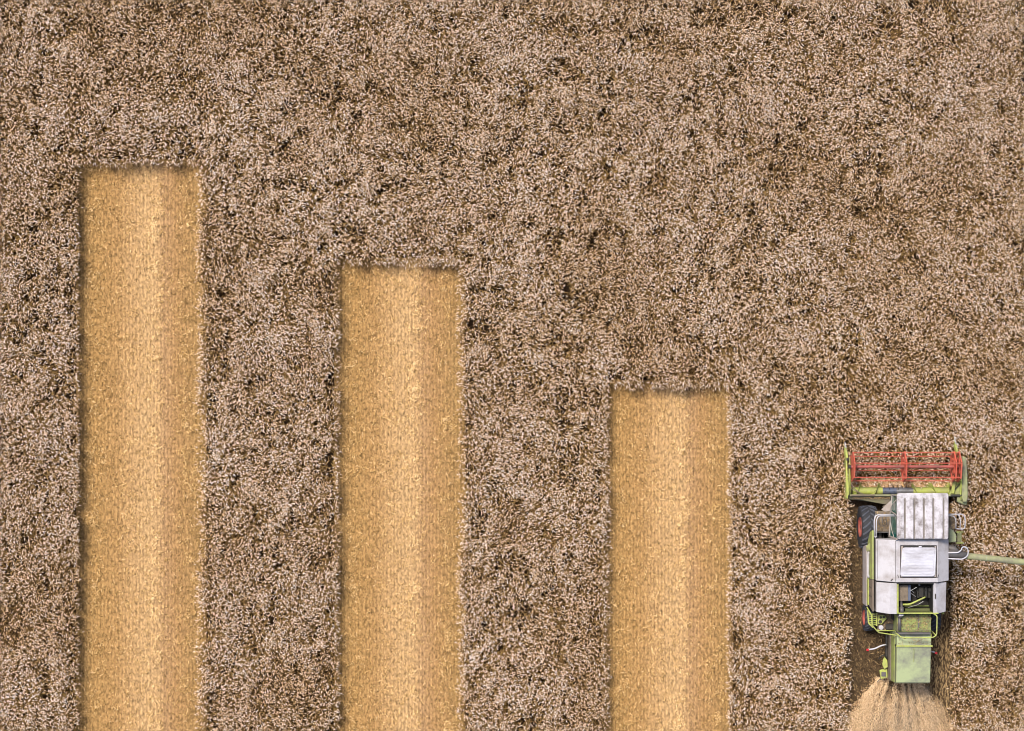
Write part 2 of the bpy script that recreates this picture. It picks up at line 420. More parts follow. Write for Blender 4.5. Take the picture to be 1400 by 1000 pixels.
def straws(name, x, y, z, L, rad, ang, pitch, mat, tint, label, cat, curl=.12):
    N = len(x)
    c = np.stack([x, y, z], 1)
    d = np.stack([np.cos(ang) * np.cos(pitch), np.sin(ang) * np.cos(pitch), np.sin(pitch)], 1)
    s = unit(np.cross(d, np.array([0, 0, 1.0]) + rng.normal(0, .05, (N, 3)))); u = np.cross(s, d)
    a = c - d * (L / 2)[:, None]; b_ = c + d * (L / 2)[:, None]; r = rad[:, None]
    bend = rng.normal(0, curl, N)[:, None] * L[:, None] * s
    mid = c + bend
    V = np.stack([a - s * r, a + s * r, a + u * r, mid - s * r, mid + s * r, mid + u * r * 1.3, b_ - s * r, b_ + s * r, b_ + u * r], 1)
    faces = [(0, 3, 5, 2), (1, 2, 5, 4), (3, 6, 8, 5), (4, 5, 8, 7)]
    o = bulk(name, V, faces, [0] * 4, [mat], tint)
    return setprops(o, label, cat, kind='stuff')

def strip_cover(i, s):
    """rows of short stubs, loose straw and a paler swath; u runs 0..1 across the strip"""
    W = s[1] - s[0]; Ln = s[2] - YB
    # loose straw
    N = int(W * Ln * 330); u = rng.random(N); y = rng.uniform(YB, s[2] + .05, N); x = s[0] + u * W
    sw = np.exp(-((u - .62) / .05) ** 2)                       # swath
    ed = np.exp(-((u - .885) / .06) ** 2) + .7 * np.exp(-((u - .12) / .06) ** 2)
    cl = fnoise(x, y, .38, 400 + i, 3); cl2 = fnoise(x, y, .24, 460 + i, 2)
    mid_ = np.exp(-((u - .40) / .09) ** 2)
    p = .14 + 1.0 * sw + 1.0 * ed + .22 * mid_
    gap = np.clip((cl2 - .42) * 8, .05, 1.4)
    keep = rng.random(N) < p * np.clip((cl - .28) * 4.0, .1, 1.3) * np.where(sw + ed > .35, gap, 1)
    x, y, u, sw, ed, cl = x[keep], y[keep], u[keep], sw[keep], ed[keep], cl[keep]; N = len(x)
    z = .02 + rng.random(N) ** 2 * (.04 + .26 * sw * cl * gap[keep] + .24 * ed * cl * gap[keep])
    tint = np.clip(.40 + rng.normal(0, .28, N) + .45 * sw + .12 * ed + .14 * mid_[keep] + (cl - .5) * .7, 0, 1)
    ang = rng.uniform(0, 2 * math.pi, N)
    straws('loose_straw', x, y, z, rng.uniform(.05, .17, N), rng.uniform(.005, .010, N), ang, rng.normal(0, .25, N), STRAW, tint,
           ['loose golden straw lying on the longest cleared strip at the left', 'loose golden straw lying on the middle cleared strip', 'loose golden straw lying on the shortest cleared strip'][i], 'straw')
    # stubs in drill rows
    rows = np.arange(s[0] + .06, s[1] - .03, .145)
    n = int(Ln * 16); rx = np.repeat(rows, n); N = len(rx)
    x = rx + rng.normal(0, .016, N); y = rng.uniform(YB, s[2], N); u = (x - s[0]) / W
    sw = np.exp(-((u - .57) / .16) ** 2)
    keep = rng.random(N) < np.clip(1.0 - .9 * sw, .06, 1) * np.where(u < .35, 1.0, .55) * np.clip((fnoise(x, y, .5, 520 + i, 2) - .1) * 1.6, .2, 1)
    x, y = x[keep], y[keep]; N = len(x)
    L = rng.uniform(.07, .15, N)
    straws('stubble', x, y, L / 2 * .8, L, rng.uniform(.007, .012, N), rng.uniform(0, 2 * math.pi, N), rng.normal(1.0, .3, N), STRAW,
           np.clip(.45 + rng.normal(0, .25, N), 0, 1),
           ['rows of cut stubble on the longest cleared strip at the left', 'rows of cut stubble on the middle cleared strip', 'rows of cut stubble on the shortest cleared strip'][i], 'stubble')
for i, s in enumerate(STRIPS): strip_cover(i, s)

def strip4_cover():
    s = S4; W = s[1] - s[0]; Ln = s[2] - YB
    N = int(W * Ln * 420); u = rng.random(N); y = rng.uniform(YB, s[2] - 1.3, N); x = s[0] + u * W
    row = .5 + .5 * np.cos(2 * math.pi * x / .22)
    keep = rng.random(N) < np.where(u > .74, .35 + .65 * row ** 2, .75)
    x, y, u = x[keep], y[keep], u[keep]; N = len(x)
    z = .02 + rng.random(N) ** 2 * .14
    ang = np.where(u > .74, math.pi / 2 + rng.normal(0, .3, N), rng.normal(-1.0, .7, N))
    straws('shade_brown_straw', x, y, z, rng.uniform(.06, .17, N), rng.uniform(.007, .012, N), ang, rng.normal(0, .3, N), STRAWD,
           np.clip(.34 + rng.normal(0, .27, N) + (u > .74) * .52, 0, 1), 'straw on the strip around and behind the combine, browned for shade', 'straw', .04)  # shade browned into the straw; right rows lifted against the combine's shadow
strip4_cover()
exec_parts = True

# ------------------------------------------------------------------ combine harvester
root = bpy.data.objects.new('combine_harvester', None)
scene.collection.objects.link(root)
root.location = (15.75, -8.5, 0)
setprops(root, 'lime green and silver combine harvester cutting wheat, red reel in front, chaff blowing out behind', 'combine harvester')

CX = 15.75
# ---- header
hz = .62
HL, HR = X(1161, 1.0), X(1317, 1.0)
hy_back = Y(676.5, 1.0)          # rear wall of the table
h = MB()
# table floor, curved trough behind the knife
prof = [(Y(657, .2), .16), (Y(661, .2), .15), (Y(666, .25), .26), (Y(670, .2), .22), (Y(674, .3), .24), (Y(677.5, .4), .45), (Y(678, .8), 1.12), (Y(679, .8), 1.12), (Y(679.3, .4), .40), (Y(675, .2), .16), (Y(666, .2), .12), (Y(657, .15), .12)]
h.prism(prof, 'x', HL + .02, HR - .02)
header = h.build('header', MUD, root, bevel=.008)
# top beam of rear wall
b1 = MB(); b1.box(HL, HR, Y(676.2, 1.15), Y(678.6, 1.15), 1.08, 1.2); b1.build('header_beam', DUSTLIME, header, bevel=.015)
# sloping muddy back plate seen behind the beam, left of the cab
b1 = MB()
b1.hexa([(X(1161, .5), Y(683, .5), .45), (X(1212, .5), Y(690, .5), .45), (X(1230, .5), Y(690, .5), .45), (X(1230, .5), Y(678, .5), .45)],
        [(X(1161, 1.1), Y(679, 1.1), 1.0), (X(1190, 1.0), Y(681, 1.0), 1.0), (X(1230, 1.0), Y(681.5, 1.0), 1.0), (X(1230, 1.1), Y(677.6, 1.1), 1.06)])
b1.build('back_plate', MUD, header, bevel=.01)
b1 = MB(); 
b1.add([(X(1160, .9), Y(683, .9), .9), (X(1175, .9), Y(683.2, .9), .93), (X(1213, .9), Y(690.5, .9), .93), (X(1225, .9), Y(685, .9), 1.0), (X(1227, .9), Y(678.5, .9), 1.04), (X(1160, .9), Y(678.5, .9), 1.04),
        (X(1160, .9), Y(683, .9), .8), (X(1175, .9), Y(683.2, .9), .83), (X(1213, .9), Y(690.5, .9), .83), (X(1225, .9), Y(685, .9), .9), (X(1227, .9), Y(678.5, .9), .94), (X(1160, .9), Y(678.5, .9), .94)],
       [(5, 4, 3, 2, 1, 0), (6, 7, 8, 9, 10, 11)] + [(i, (i + 1) % 6, (i + 1) % 6 + 6, i + 6) for i in range(6)])
b1.build('dust_shield', MUD, header, bevel=.008)
b1 = MB(); b1.bar((X(1228, 1.2), Y(681, 1.2), 1.2), (X(1216, 1.5), Y(690, 1.5), 1.9), .05, .03)
b1.tube([(X(1207, 1.3), Y(693, 1.3), 1.3), (X(1218, 1.4), Y(689, 1.4), 1.4), (X(1226, 1.5), Y(682, 1.5), 1.5)], .03); b1.split('stay', TAN, header)
# knife: finger bar
k = MB(); k.box(HL, HR, Y(656, .12), Y(657.5, .12), .10, .14)
x = HL + .05
while x < HR: 
    k.hexa([(x - .018, Y(656, .1), .09), (x + .018, Y(656, .1), .09), (x + .004, Y(653, .1), .10), (x - .004, Y(653, .1), .10)],
           [(x - .018, Y(656, .1), .13), (x + .018, Y(656, .1), .13), (x + .004, Y(653, .1), .11), (x - .004, Y(653, .1), .11)]); x += .076
k.build('knife', STEEL, header)
# left side plate and divider
d = MB()
d.prism([(Y(626, .9), .25), (Y(626, .9), .95), (Y(668, 1.1), 1.15), (Y(682, 1.15), 1.15), (Y(683, .6), .3), (Y(670, .3), .1), (Y(640, .3), .1)], 'x', X(1157.2, 1.1), X(1159.2, 1.1))
d.build('side_plate', LIMEC, header, bevel=.012)
d = MB(); d.tube([(X(1162, 1.2), Y(626, 1.2), 1.15), (X(1162.3, 1.2), Y(650, 1.2), 1.25), (X(1162.4, 1.2), Y(676, 1.2), 1.18)], .022); d.build('side_rail', LIMEC, header, smooth=True)
def divider(tip, mid, base, w, name='crop_divider'):
    d = MB(); tp = Vector(tip)
    def sec(c, w, hh): return [(c[0] - w, c[1], c[2] - hh), (c[0] + w, c[1], c[2] - hh), (c[0] + w * .5, c[1], c[2] + hh * .6), (c[0] - w * .5, c[1], c[2] + hh * .6)]
    ss = [sec(tip, .006, .01), sec(((tip[0] + mid[0]) / 2, (tip[1] + mid[1]) / 2, (tip[2] + mid[2]) / 2 + .02), w * .5, .06), sec(mid, w, .12), sec(base, w * .8, .14)]
    vs = [p for s in ss for p in s]; fs = [(0, 1, 2, 3), (15, 14, 13, 12)]
    for i in range(3):
        for k in range(4):
            a = i * 4 + k; b = i * 4 + (k + 1) % 4; fs.append((a, b, b + 4, a + 4))
    d.add(vs, fs); o = d.build(name, LIMEC, header, bevel=.01); return o
dv = divider((X(1154.8, .75), Y(604, .75), .78), (X(1156.6, .9), Y(619, .9), .95), (X(1157.8, .9), Y(626, .9), .95), .085)
m_ = MB(); m_.tube([(X(1154.8, .75), Y(604, .75), .79), (X(1155.3, .8), Y(609, .8), .87), (X(1155.8, .8), Y(612, .8), .92)], [.012, .03, .045]); m_.build('divider_tip', LID, dv, smooth=True)
m_ = MB(); m_.box(X(1157.2, 1), X(1160.4, 1), Y(625.2, 1), Y(630, 1), .96, 1.03); m_.build('hinge', DARK, dv, bevel=.01)
dv = divider((X(1304.4, .75), Y(597, .75), .78), (X(1307, 1), Y(611, 1), 1.0), (X(1309.5, 1), Y(621, 1), 1.0), .075)
m_ = MB(); m_.tube([(X(1304.2, .75), Y(597, .75), .80), (X(1305.3, .8), Y(604, .8), .94), (X(1306.3, .9), Y(608, .9), .99)], [.014, .026, .03]); m_.build('divider_tip', LID, dv, smooth=True)
# right side plate with the wide drive cover
d = MB()
d.prism([(Y(618, .9), .25), (Y(618, .9), 1.0), (Y(650, 1.1), 1.2), (Y(684, 1.1), 1.2), (Y(685, .5), .3), (Y(665, .3), .1), (Y(635, .3), .1)], 'x', X(1312.5, 1.1), X(1314, 1.1))
d.build('side_plate', LIME, header, bevel=.01)
d = MB()
z0 = 1.28
poly = [(X(1315.5, z0), Y(625, z0)), (X(1320.6, z0), Y(625, z0)), (X(1322.3, z0), Y(640, z0)), (X(1323, z0), Y(658, z0)), (X(1323.3, z0), Y(679, z0)), (X(1321.8, z0), Y(686.5, z0)), (X(1317, z0), Y(687, z0)), (X(1315.2, z0), Y(680, z0))]
d.prism(poly, 'z', .45, z0)
cov = d.build('drive_cover', DUSTLIME, header, bevel=.03)
d = MB(); d.hexa([(X(1308, .9), Y(686, .9), .55), (X(1322, .9), Y(690, .9), .55), (X(1322.6, .9), Y(684, .9), .55), (X(1309, .9), Y(680, .9), .55)],
                 [(X(1309, 1.1), Y(687, 1.1), 1.1), (X(1321.6, 1.1), Y(691.5, 1.1), 1.05), (X(1323, 1.1), Y(685, 1.1), 1.1), (X(1308, 1.1), Y(678, 1.1), 1.12)])
d.build('drive_housing', DUSTLIME, header, bevel=.03)
# corner straps and the slanted inner gusset at the right
d = MB()
d.bar((X(1162, 1.1), Y(662, 1.1), 1.15), (X(1176, .9), Y(676, .9), .98), .035, .02)
d.bar((X(1162, 1.1), Y(668, 1.1), 1.1), (X(1184, .95), Y(677.5, .95), 1.0), .03, .02)
d.bar((X(1162, 1.0), Y(677, 1.0), 1.22), (X(1195, 1.0), Y(676.6, 1.0), 1.225), .05, .02)
d.split('strap', TAN, header)
d = MB(); d.hexa([(X(1297, .6), Y(676, .6), .5), (X(1312, .6), Y(676, .6), .5), (X(1312, .6), Y(655, .6), .5), (X(1304, .6), Y(660, .6), .5)],
                 [(X(1297, .9), Y(676, .9), .92), (X(1312, 1), Y(676, 1), 1.05), (X(1312, 1), Y(654, 1), 1.05), (X(1305, .9), Y(660, .9), .92)])
d.build('gusset', LIME, header, bevel=.01)
d = MB(); d.bar((X(1300, 1), Y(675, 1), 1.08), (X(1311, 1), Y(662, 1), 1.1), .03, .02); d.bar((X(1298, 1), Y(677.4, 1.2), 1.24), (X(1316, 1), Y(677.0, 1.2), 1.24), .06, .04); d.split('strap', DARK, header)

# ---- intake auger
ay, az = Y(671.5, .8), .66
a = MB()
def cyl(mb, x0, x1, r, n=20): mb.lathe_x([(x0 - CX, 0), (x0 - CX, r), (x1 - CX, r), (x1 - CX, 0)], CX, ay, az, n)
cyl(a, X(1166, .8), X(1298, .8), .125)
auger = a.build('intake_auger', LIMEC, root)
auger.modifiers.new('bevel', 'BEVEL').width = .01
a = MB(); cyl(a, X(1166, .8) - .002, X(1207, .8), .15)
a.build('auger_drum', LIMEC, auger)
a = MB(); cyl(a, X(1249, .8), X(1298, .8) + .002, .15)
a.build('auger_drum', LIMEC, auger)
a = MB(); cyl(a, X(1207, .8) + .003, X(1226, .8), .135); a.build('auger_core', BLUE, auger)
a = MB(); cyl(a, X(1226, .8) + .003, X(1249, .8) - .003, .135); a.build('auger_core', STEEL, auger)
a = MB()
for i in range(7):
    for j in range(3):
        t = R(-60 + j * 60) + i * .5; x = X(1210 + i * 6, .8)
        a.tube([(x, ay + .12 * math.sin(t), az + .12 * math.cos(t)), (x, ay + .24 * math.sin(t), az + .24 * math.cos(t))], .012, 6)
a.split('retracting_finger', DARK, auger)
def flight(x0, x1, hand, phase, turns):
    f = MB(); n = int(28 * turns); vs = []; fs = []
    for i in range(n + 1):
        t = i / n * turns * 2 * math.pi * hand + phase; x = x0 + (x1 - x0) * i / n
        for r in (.14, .33):
            for dx in (-.009, .009): vs.append((x + dx, ay + r * math.sin(t), az + r * math.cos(t)))
        if i:
            p = (i - 1) * 4; q = i * 4
            fs += [(p, p + 2, q + 2, q), (p + 1, q + 1, q + 3, p + 3), (p + 2, p + 3, q + 3, q + 2), (p, q, q + 1, p + 1)]
    f.add(vs, fs); f.build('flighting', LIMEC, auger, smooth=False)
flight(X(1166, .8), X(1209, .8), 1, 4.95, 1.72); flight(X(1247, .8), X(1299, .8), -1, 1.2, 2.0)

# ---- reel
ry, rz_ = Y(638.5, 1.45), 1.45
RL, RR = X(1163.5, 1.45), X(1312.5, 1.45)
r_ = MB(); r_.tube([(RL, ry, rz_), (RR, ry, rz_)], .068, 16)
reel = r_.build('reel', REDT, root, smooth=False)
RRD = .59; PH = R(13)
def rp(k, rad=RRD): 
    t = PH + k * math.pi / 3
    return (ry + rad * math.sin(t), rz_ + rad * math.cos(t))
PH = R(77 + 0)    # so that one bar lies a little ahead of the axis, near the top
def rp(k, rad=RRD):
    t = R(-17) + k * math.pi / 3
    return (ry - rad * math.sin(t) * -1 if False else ry + rad * math.sin(-t), rz_ + rad * math.cos(t))
for k in range(6):
    y_, z_ = rp(k); bt = MB(); bt.tube([(RL + .02, y_, z_), (RR - .05, y_, z_)], .020, 8)
    bat = bt.build('reel_bat', RED, reel)
    ti = MB(); x = RL + .12; comb = [(x, z_ - .012), (x, z_ - .03)]
    while x < RR - .2:
        comb += [(x + .002, z_ - .20), (x + .009, z_ - .20), (x + .011, z_ - .03), (x + .16, z_ - .03)]; x += .16
    comb += [(x, z_ - .012)]
    ti.prism(comb, 'y', y_ - .004, y_ + .004)
    ti.build('tine_row', DARK, bat)
def spider(x, solid=False, w=.05, rad=RRD + .02, tilt=0):
    e = MB()
    if solid:
        ps = [(rp(k, rad)) for k in range(6)]
        e.prism(ps, 'x', x - .02, x + .02)
    else:
        for k in range(6):
            p, q = rp(k, rad), rp(k + 1, rad); c = rp(k, .06)
            e.bar((x, p[0], p[1]), (x, q[0], q[1]), .05, w); e.bar((x + .012, c[0], c[1]), (x + .012, p[0], p[1]), .035, w * 1.3)
            i1, i2 = rp(k, rad * .5), rp(k + 1, rad * .5); e.bar((x - .01, i1[0], i1[1]), (x - .01, i2[0], i2[1]), .02, w)
    return e
spider(X(1166, 1.45), True).build('reel_end', RED, reel, bevel=.008, label='solid red hexagonal end plate of the reel')
spider(X(1236, 1.45), w=.085).build('reel_end', RED, reel, label='open red spoked frame in the middle of the reel')
spider(X(1303.5, 1.45), w=.075).build('reel_end', RED, reel, label='open red spoked frame at the right of the reel')
spider(X(1310.5, 1.45), w=.085).build('reel_end', RED, reel, label='open red spoked frame at the right of the reel')
hb = MB(); hb.lathe_x([(-.06, 0), (-.06, .07), (.05, .07), (.05, 0)], X(1162, 1.45), ry, rz_, 14); hb.build('reel_hub', DARK, reel)
hb = MB(); hb.lathe_x([(-.02, 0), (-.02, .09), (.06, .09), (.06, 0)], RR, ry, rz_, 14); hb.build('reel_hub', DARK, reel)
for xx in (X(1160.8, 1.35), X(1314.2, 1.35)):
    s_ = MB(); s_.bar((xx, ry + .05, rz_ - .02), (xx, Y(677, 1.2), 1.22), .045, .09); s_.build('reel_arm', LIMEC, root, bevel=.008)
s_ = MB(); s_.bar((X(1306, 1.3), Y(655, 1.3), 1.22), (X(1303, 1.2), Y(675, 1.2), 1.12), .12, .06); s_.build('reel_ram', LIMEC, root, bevel=.01)

# cut wheat lying on the table
def table_wheat():
    N = 2600; x = rng.uniform(HL + .1, HR - .35, N); y = rng.uniform(Y(667, .3), Y(655, .3), N)
    o = straws('cut_wheat', x, y, .28 + rng.random(N) * .16, rng.uniform(.10, .30, N), rng.uniform(.010, .017, N), rng.uniform(0, 6.28, N), rng.normal(0, .3, N), EAR,
               np.clip(.25 + rng.normal(0, .2, N), 0, 1), 'cut wheat lying on the header table between reel and auger', 'wheat')
table_wheat()

# ---- feeder house
f = MB()
f.hexa([(X(1230, .8), Y(735, 1), .9), (X(1282, .8), Y(735, 1), .9), (X(1282, .6), Y(679, .6), .35), (X(1230, .6), Y(679, .6), .35)],
       [(X(1230, 1.7), Y(735, 1.7), 1.7), (X(1282, 1.7), Y(735, 1.7), 1.7), (X(1282, 1.1), Y(679, 1.1), 1.05), (X(1230, 1.1), Y(679, 1.1), 1.05)])
f.build('feeder_house', MUD, root, bevel=.02)

# ---- wheels
def wheel(xo, cy, rad, wid, side, name, nl, rf=.46):
    """xo: x of the outer face; side -1 = left"""
    cx = xo - side * wid / 2
    w = MB(); w.lathe_x([(side * (wid * .5 - .20), 0), (side * (wid * .5 - .20), rad * (rf - .09)), (side * (wid * .5 - .03), rad * (rf - .04)), (side * (wid * .5 - .01), rad * rf), (-side * (wid * .5 - .03), rad * rf), (-side * (wid * .5 - .03), rad * .2)], cx, cy, rad, 40)
    rim = w.build(name, RIM, root, smooth=False)
    hub = MB(); hub.lathe_x([(side * (wid * .5 - .06), 0), (side * (wid * .5 - .06), rad * .14), (side * (wid * .5 - .19), rad * .18)], cx, cy, rad, 20)
    for k in range(8):
        t = k * math.pi / 4; yy = cy + rad * .26 * math.cos(t); zz = rad + rad * .26 * math.sin(t)
        hub.tube([(cx + side * (wid * .5 - .19), yy, zz), (cx + side * (wid * .5 - .13), yy, zz)], .022, 6)
    hub.build('hub', DARK, rim)
    t = MB(); hw = wid / 2; B = rad * (rf - .01)
    t.lathe_x([(-hw * .86, B), (-hw * .98, B + (rad - B) * .3), (-hw, B + (rad - B) * .6), (-hw * .92, rad * .93), (-hw * .6, rad * .965), (0, rad * .972),
               (hw * .6, rad * .965), (hw * .92, rad * .93), (hw, B + (rad - B) * .6), (hw * .98, B + (rad - B) * .3), (hw * .86, B), (-hw * .86, B)], cx, cy, rad, 56)
    ty = t.build('tyre', RUBBER, rim, smooth=True)
    l = MB()
    for i in range(nl):
        for sd in (-1, 1):
            t0 = 2 * math.pi * (i + (.5 if sd > 0 else 0)) / nl
            pts = [(.02 * sd, 0), (hw * .5 * sd, .16), (hw * .97 * sd, .30)]
            ins = []; 
            for (xx, dt) in pts:
                r0 = rad * (.965 if abs(xx) < hw * .8 else .90); r1 = rad * (1.0 if abs(xx) < hw * .8 else .955)
                for (rr, da) in ((r0, -.055), (r1, -.04), (r1, .04), (r0, .055)):
                    an = t0 + dt + da
                    ins.append((cx + xx, cy + rr * math.cos(an), rad + rr * math.sin(an)))
            fs = [(0, 1, 2, 3), (11, 10, 9, 8)]
            for s in range(2):
                for q in range(4): fs.append((s * 4 + q, s * 4 + (q + 1) % 4, s * 4 + (q + 1) % 4 + 4, s * 4 + q + 4))
            l.add(ins, fs)
    l.build('tread', LUG, rim)
    return rim
wheel(X(1175, .88), Y(721, .88), .88, .66, -1, 'front_wheel', 20)
wheel(2 * CX - X(1175, .88), Y(721, .88), .88, .66, 1, 'front_wheel', 20)
wheel(X(1180.5, .54), Y(844.5, .54), .54, .40, -1, 'rear_wheel', 16, .58)
wheel(X(1283.5, .54), Y(844.5, .54), .54, .40, 1, 'rear_wheel', 16, .58)
ax = MB(); ax.tube([(X(1192, .88), Y(721, .88), .88), (2 * CX - X(1192, .88), Y(721, .88), .88)], .13, 12); ax.build('front_axle', DARK, root)
ax = MB(); ax.tube([(X(1190, .54), Y(844.5, .54), .54), (X(1276, .54), Y(844.5, .54), .54)], .08, 12); ax.build('rear_axle', DARK, root)

# ---- chassis and lower body
c = MB()
c.box(14.62, 16.88, Y(737, 2), Y(837, 2), .95, 2.35); c.box(15.1, 16.7, Y(837, 2) , Y(862, 1.2), .95, 1.7)
c.box(14.95, 16.75, Y(700, 1.4), Y(737, 1.4) + .003, 1.0, 1.5)
c.build('chassis', DARK, root, bevel=.02)

# ---- left side panels
zs = [1.05, 1.95, 3.02]
yF, yB = Y(726, 2), Y(828, 2)
p = MB()
poly = [(Y(748, 1.3), zs[0]), (Y(745, 1.9), zs[1]), (Y(829, 1.9), zs[1]), (Y(826, 1.3), zs[0])]
p.prism(poly, 'x', 14.20, 14.25); p.build('lower_side_panel', PINK, root, bevel=.012)
p = MB(); p.prism([(Y(742, 2), 1.955), (Y(728, 2.6), 2.5), (Y(725, 2.9), 3.0), (Y(792, 2.9), 3.0), (Y(791, 2), 1.955)], 'x', 14.245, 14.32); sp = p.build('side_panel', LIME, root, bevel=.012)
p = MB(); p.tube(arc([(14.235, Y(755, 2.5), 2.45), (14.19, Y(757, 2.5), 2.45), (14.19, Y(787, 2.5), 2.4), (14.24, Y(790, 2.5), 2.4)], .03),   .055, 10); p.build('handle', SILVER, sp, smooth=True)
p = MB(); p.prism([(Y(792.3, 2), 1.955), (Y(792.3, 2.9), 3.0), (Y(836, 2.9), 3.0), (Y(826, 2), 1.955)], 'x', 14.26, 14.325); sp2 = p.build('side_panel', TAN, root, bevel=.012, label='dusty tan rear side panel')
p = MB(); p.prism([(Y(792, 2), 1.98), (Y(792, 2.9), 2.25), (Y(830, 2.9), 2.25), (Y(827, 2), 1.98)], 'x', 14.21, 14.257); p.build('trim_strip', LIMEC, sp2, bevel=.01)
p = MB()
for q in (803, 815): p.bar((14.25, Y(q, 2.6), 2.28), (14.25, Y(q, 2.6), 2.98), .02, .012)
p.split('panel_seam', DARK, sp2)
# bracket arm at the front corner, above the wheel
p = MB(); p.prism([(X(1192, 2.6), Y(727, 2.6)), (X(1190.5, 2.6), Y(742, 2.6)), (X(1183.5, 2.4), Y(748, 2.4)), (X(1182, 2), Y(752, 2)), (X(1197, 2.6), Y(752, 2.6)), (X(1196.5, 2.6), Y(727, 2.6))], 'z', 2.42, 2.5)
p.build('corner_guard', LIME, root, bevel=.01)

# ---- right side panel
p = MB(); p.box(17.05, 17.10, Y(740, 2), Y(836, 2), 1.05, 2.98); p.build('side_panel', LIME, root, bevel=.012)

# ---- grain tank top
zt, ze = 3.42, 3.06
xa, xb, xc, xd = X(1197.5, ze), X(1224.5, zt), X(1282, zt), X(1297, ze)
y1, y2 = Y(738.5, zt), Y(796.5, zt)
y2e = Y(794, ze)
t = MB()
# outer ring round the hatch: five slabs sharing edges
hx0, hx1, hy1, hy2 = X(1231, zt), X(1281, zt), Y(746, zt), Y(790.5, zt)
def slab(mb, q, th=.05):
    mb.hexa([(a, b, z - th) for a, b, z in q], q)
tank = MB()
tank.add([(xa, y1, ze), (xb, y1, zt), (xc, y1, zt), (xd, y1, ze),
          (xa, y2e, ze), (xb, y2, zt), (xc, y2, zt), (xd, y2e, ze),
          (xa, y1, 2.6), (xd, y1, 2.6), (xa, y2e, 2.6), (xd, y2e, 2.6), (xb, y2, 2.6), (xc, y2, 2.6),
          (hx0, hy1, zt), (hx1, hy1, zt), (hx1, hy2, zt), (hx0, hy2, zt), (hx0, hy1, 2.7), (hx1, hy1, 2.7), (hx1, hy2, 2.7), (hx0, hy2, 2.7)],
         [(0, 4, 5, 1), (2, 6, 7, 3), (0, 1, 2, 3, 9, 8), (0, 8, 10, 4), (3, 7, 11, 9), (4, 10, 12, 5), (5, 12, 13, 6), (6, 13, 11, 7),
          (1, 14, 15, 2), (2, 15, 16, 6), (6, 16, 17, 5), (5, 17, 14, 1), (14, 18, 19, 15), (15, 19, 20, 16), (16, 20, 21, 17), (17, 21, 18, 14), (18, 21, 20, 19)])
tank = tank.build('grain_tank', SILVER, root, bevel=.018)
t = MB()
for (px) in (1224.3,): t.box(X(px, zt) - .008, X(px, zt) + .008, y1 - .03, y2 + .03, zt - .004, zt + .006)
t.box(xa + .04, xa + .06, y1 - .05, y2e + .05, ze + .004, ze + .03)
t.split('seam', GREY, tank)
# hatch frame; black strip painted in for the shade of its gap, lid on top a little open
t = MB(); zl = 3.5
t.box(hx0 + .03, hx1 - .03, hy2 + .03, hy1 - .03, 3.30, 3.425); t.build('hatch_frame', PINK, tank, bevel=.01)
t = MB(); t.box(hx0 + .10, hx1 - .10, hy1 - .02, hy1 - .075, 3.43, 3.45); t.build('hatch_gap_shade', BLACK, tank, bevel=.006)
def rrect(q, r, n=4):
    pts = arc([q[-1]] + q + [q[0]], r, n)
    q2 = [Vector(a) for a in q]; out = []
    m = len(q2)
    for i in range(m):
        a, p, b = q2[i - 1], q2[i], q2[(i + 1) % m]
        s = p + (a - p).normalized() * r; e = p + (b - p).normalized() * r
        for k in range(n + 1):
            u = k / n; v = s * (1 - u) ** 2 + p * 2 * u * (1 - u) + e * u * u; out.append((v.x, v.y))
    return out
q = [(X(1233.5, zl), Y(748.8, zl), 0), (X(1280.5, zl), Y(748.8, zl), 0), (X(1278.5, zl), Y(788.5, zl), 0), (X(1230.8, zl), Y(788.5, zl), 0)]
l = MB(); l.prism(rrect(q, .12), 'z', 3.44, 3.51); lid = l.build('hatch_lid', LID, tank, bevel=.02)
q2 = [(q[0][0] + .09, q[0][1] - .09, 0), (q[1][0] - .09, q[1][1] - .09, 0), (q[2][0] - .09, q[2][1] + .09, 0), (q[3][0] + .10, q[3][1] + .09, 0)]
l = MB(); l.prism(rrect(q2, .08), 'z', 3.512, 3.53); l.build('lid_panel', LID, lid, bevel=.008)
l = MB()
for py in (757, 761, 765, 769, 773, 777, 781): l.box(X(1238, zl), X(1275, zl), Y(py, zl) - .012, Y(py, zl) + .012, 3.531, 3.542)
l.split('lid_rib', LID, lid, bevel=.004)
l = MB(); l.box(X(1256, zl), X(1260, zl), Y(746.8, zl), Y(749, zl), 3.47, 3.55); l.build('latch', RAIL, lid, bevel=.01)
l = MB()
for px in (1227, 1283): l.bar((X(px, zt), Y(786, zt), zt + .01), (X(px + (1.5 if px < 1250 else -1.5), zt), Y(790, zt), zt + .04), .02, .02)
l.bar((X(1217.5, 3.3), Y(794, 3.3), 3.36), (X(1220, 3.3), Y(791.5, 3.3), 3.38), .03, .02)
l.split('clip', DARK, tank)

# ---- engine cowls
def cowl(name, pts_bot, zb, pts_top_fn, par=root): pass
zc = 3.30
t = MB()
t.add([(X(1198, 3.0), Y(796, 3.0), 3.0), (X(1218, zc), Y(797.5, zc), zc), (X(1226.5, zc), Y(797.5, zc), zc),
       (X(1198, 3.0), Y(837, 3.0), 3.0), (X(1216, zc), Y(840, zc), zc - .02), (X(1226.5, zc), Y(840, zc), zc - .02),
       (X(1198, 3.0), Y(796, 3.0), 2.36), (X(1226.5, zc), Y(797.5, zc), 2.36), (X(1198, 3.0), Y(837, 3.0), 2.36), (X(1226.5, zc), Y(840, zc), 2.36)],
      [(0, 3, 4, 1), (1, 4, 5, 2), (0, 1, 2, 7, 6), (3, 8, 9, 5, 4), (0, 6, 8, 3), (2, 5, 9, 7), (6, 7, 9, 8)])
t.build('engine_cowl', SILVER, root, bevel=.02)
t = MB()
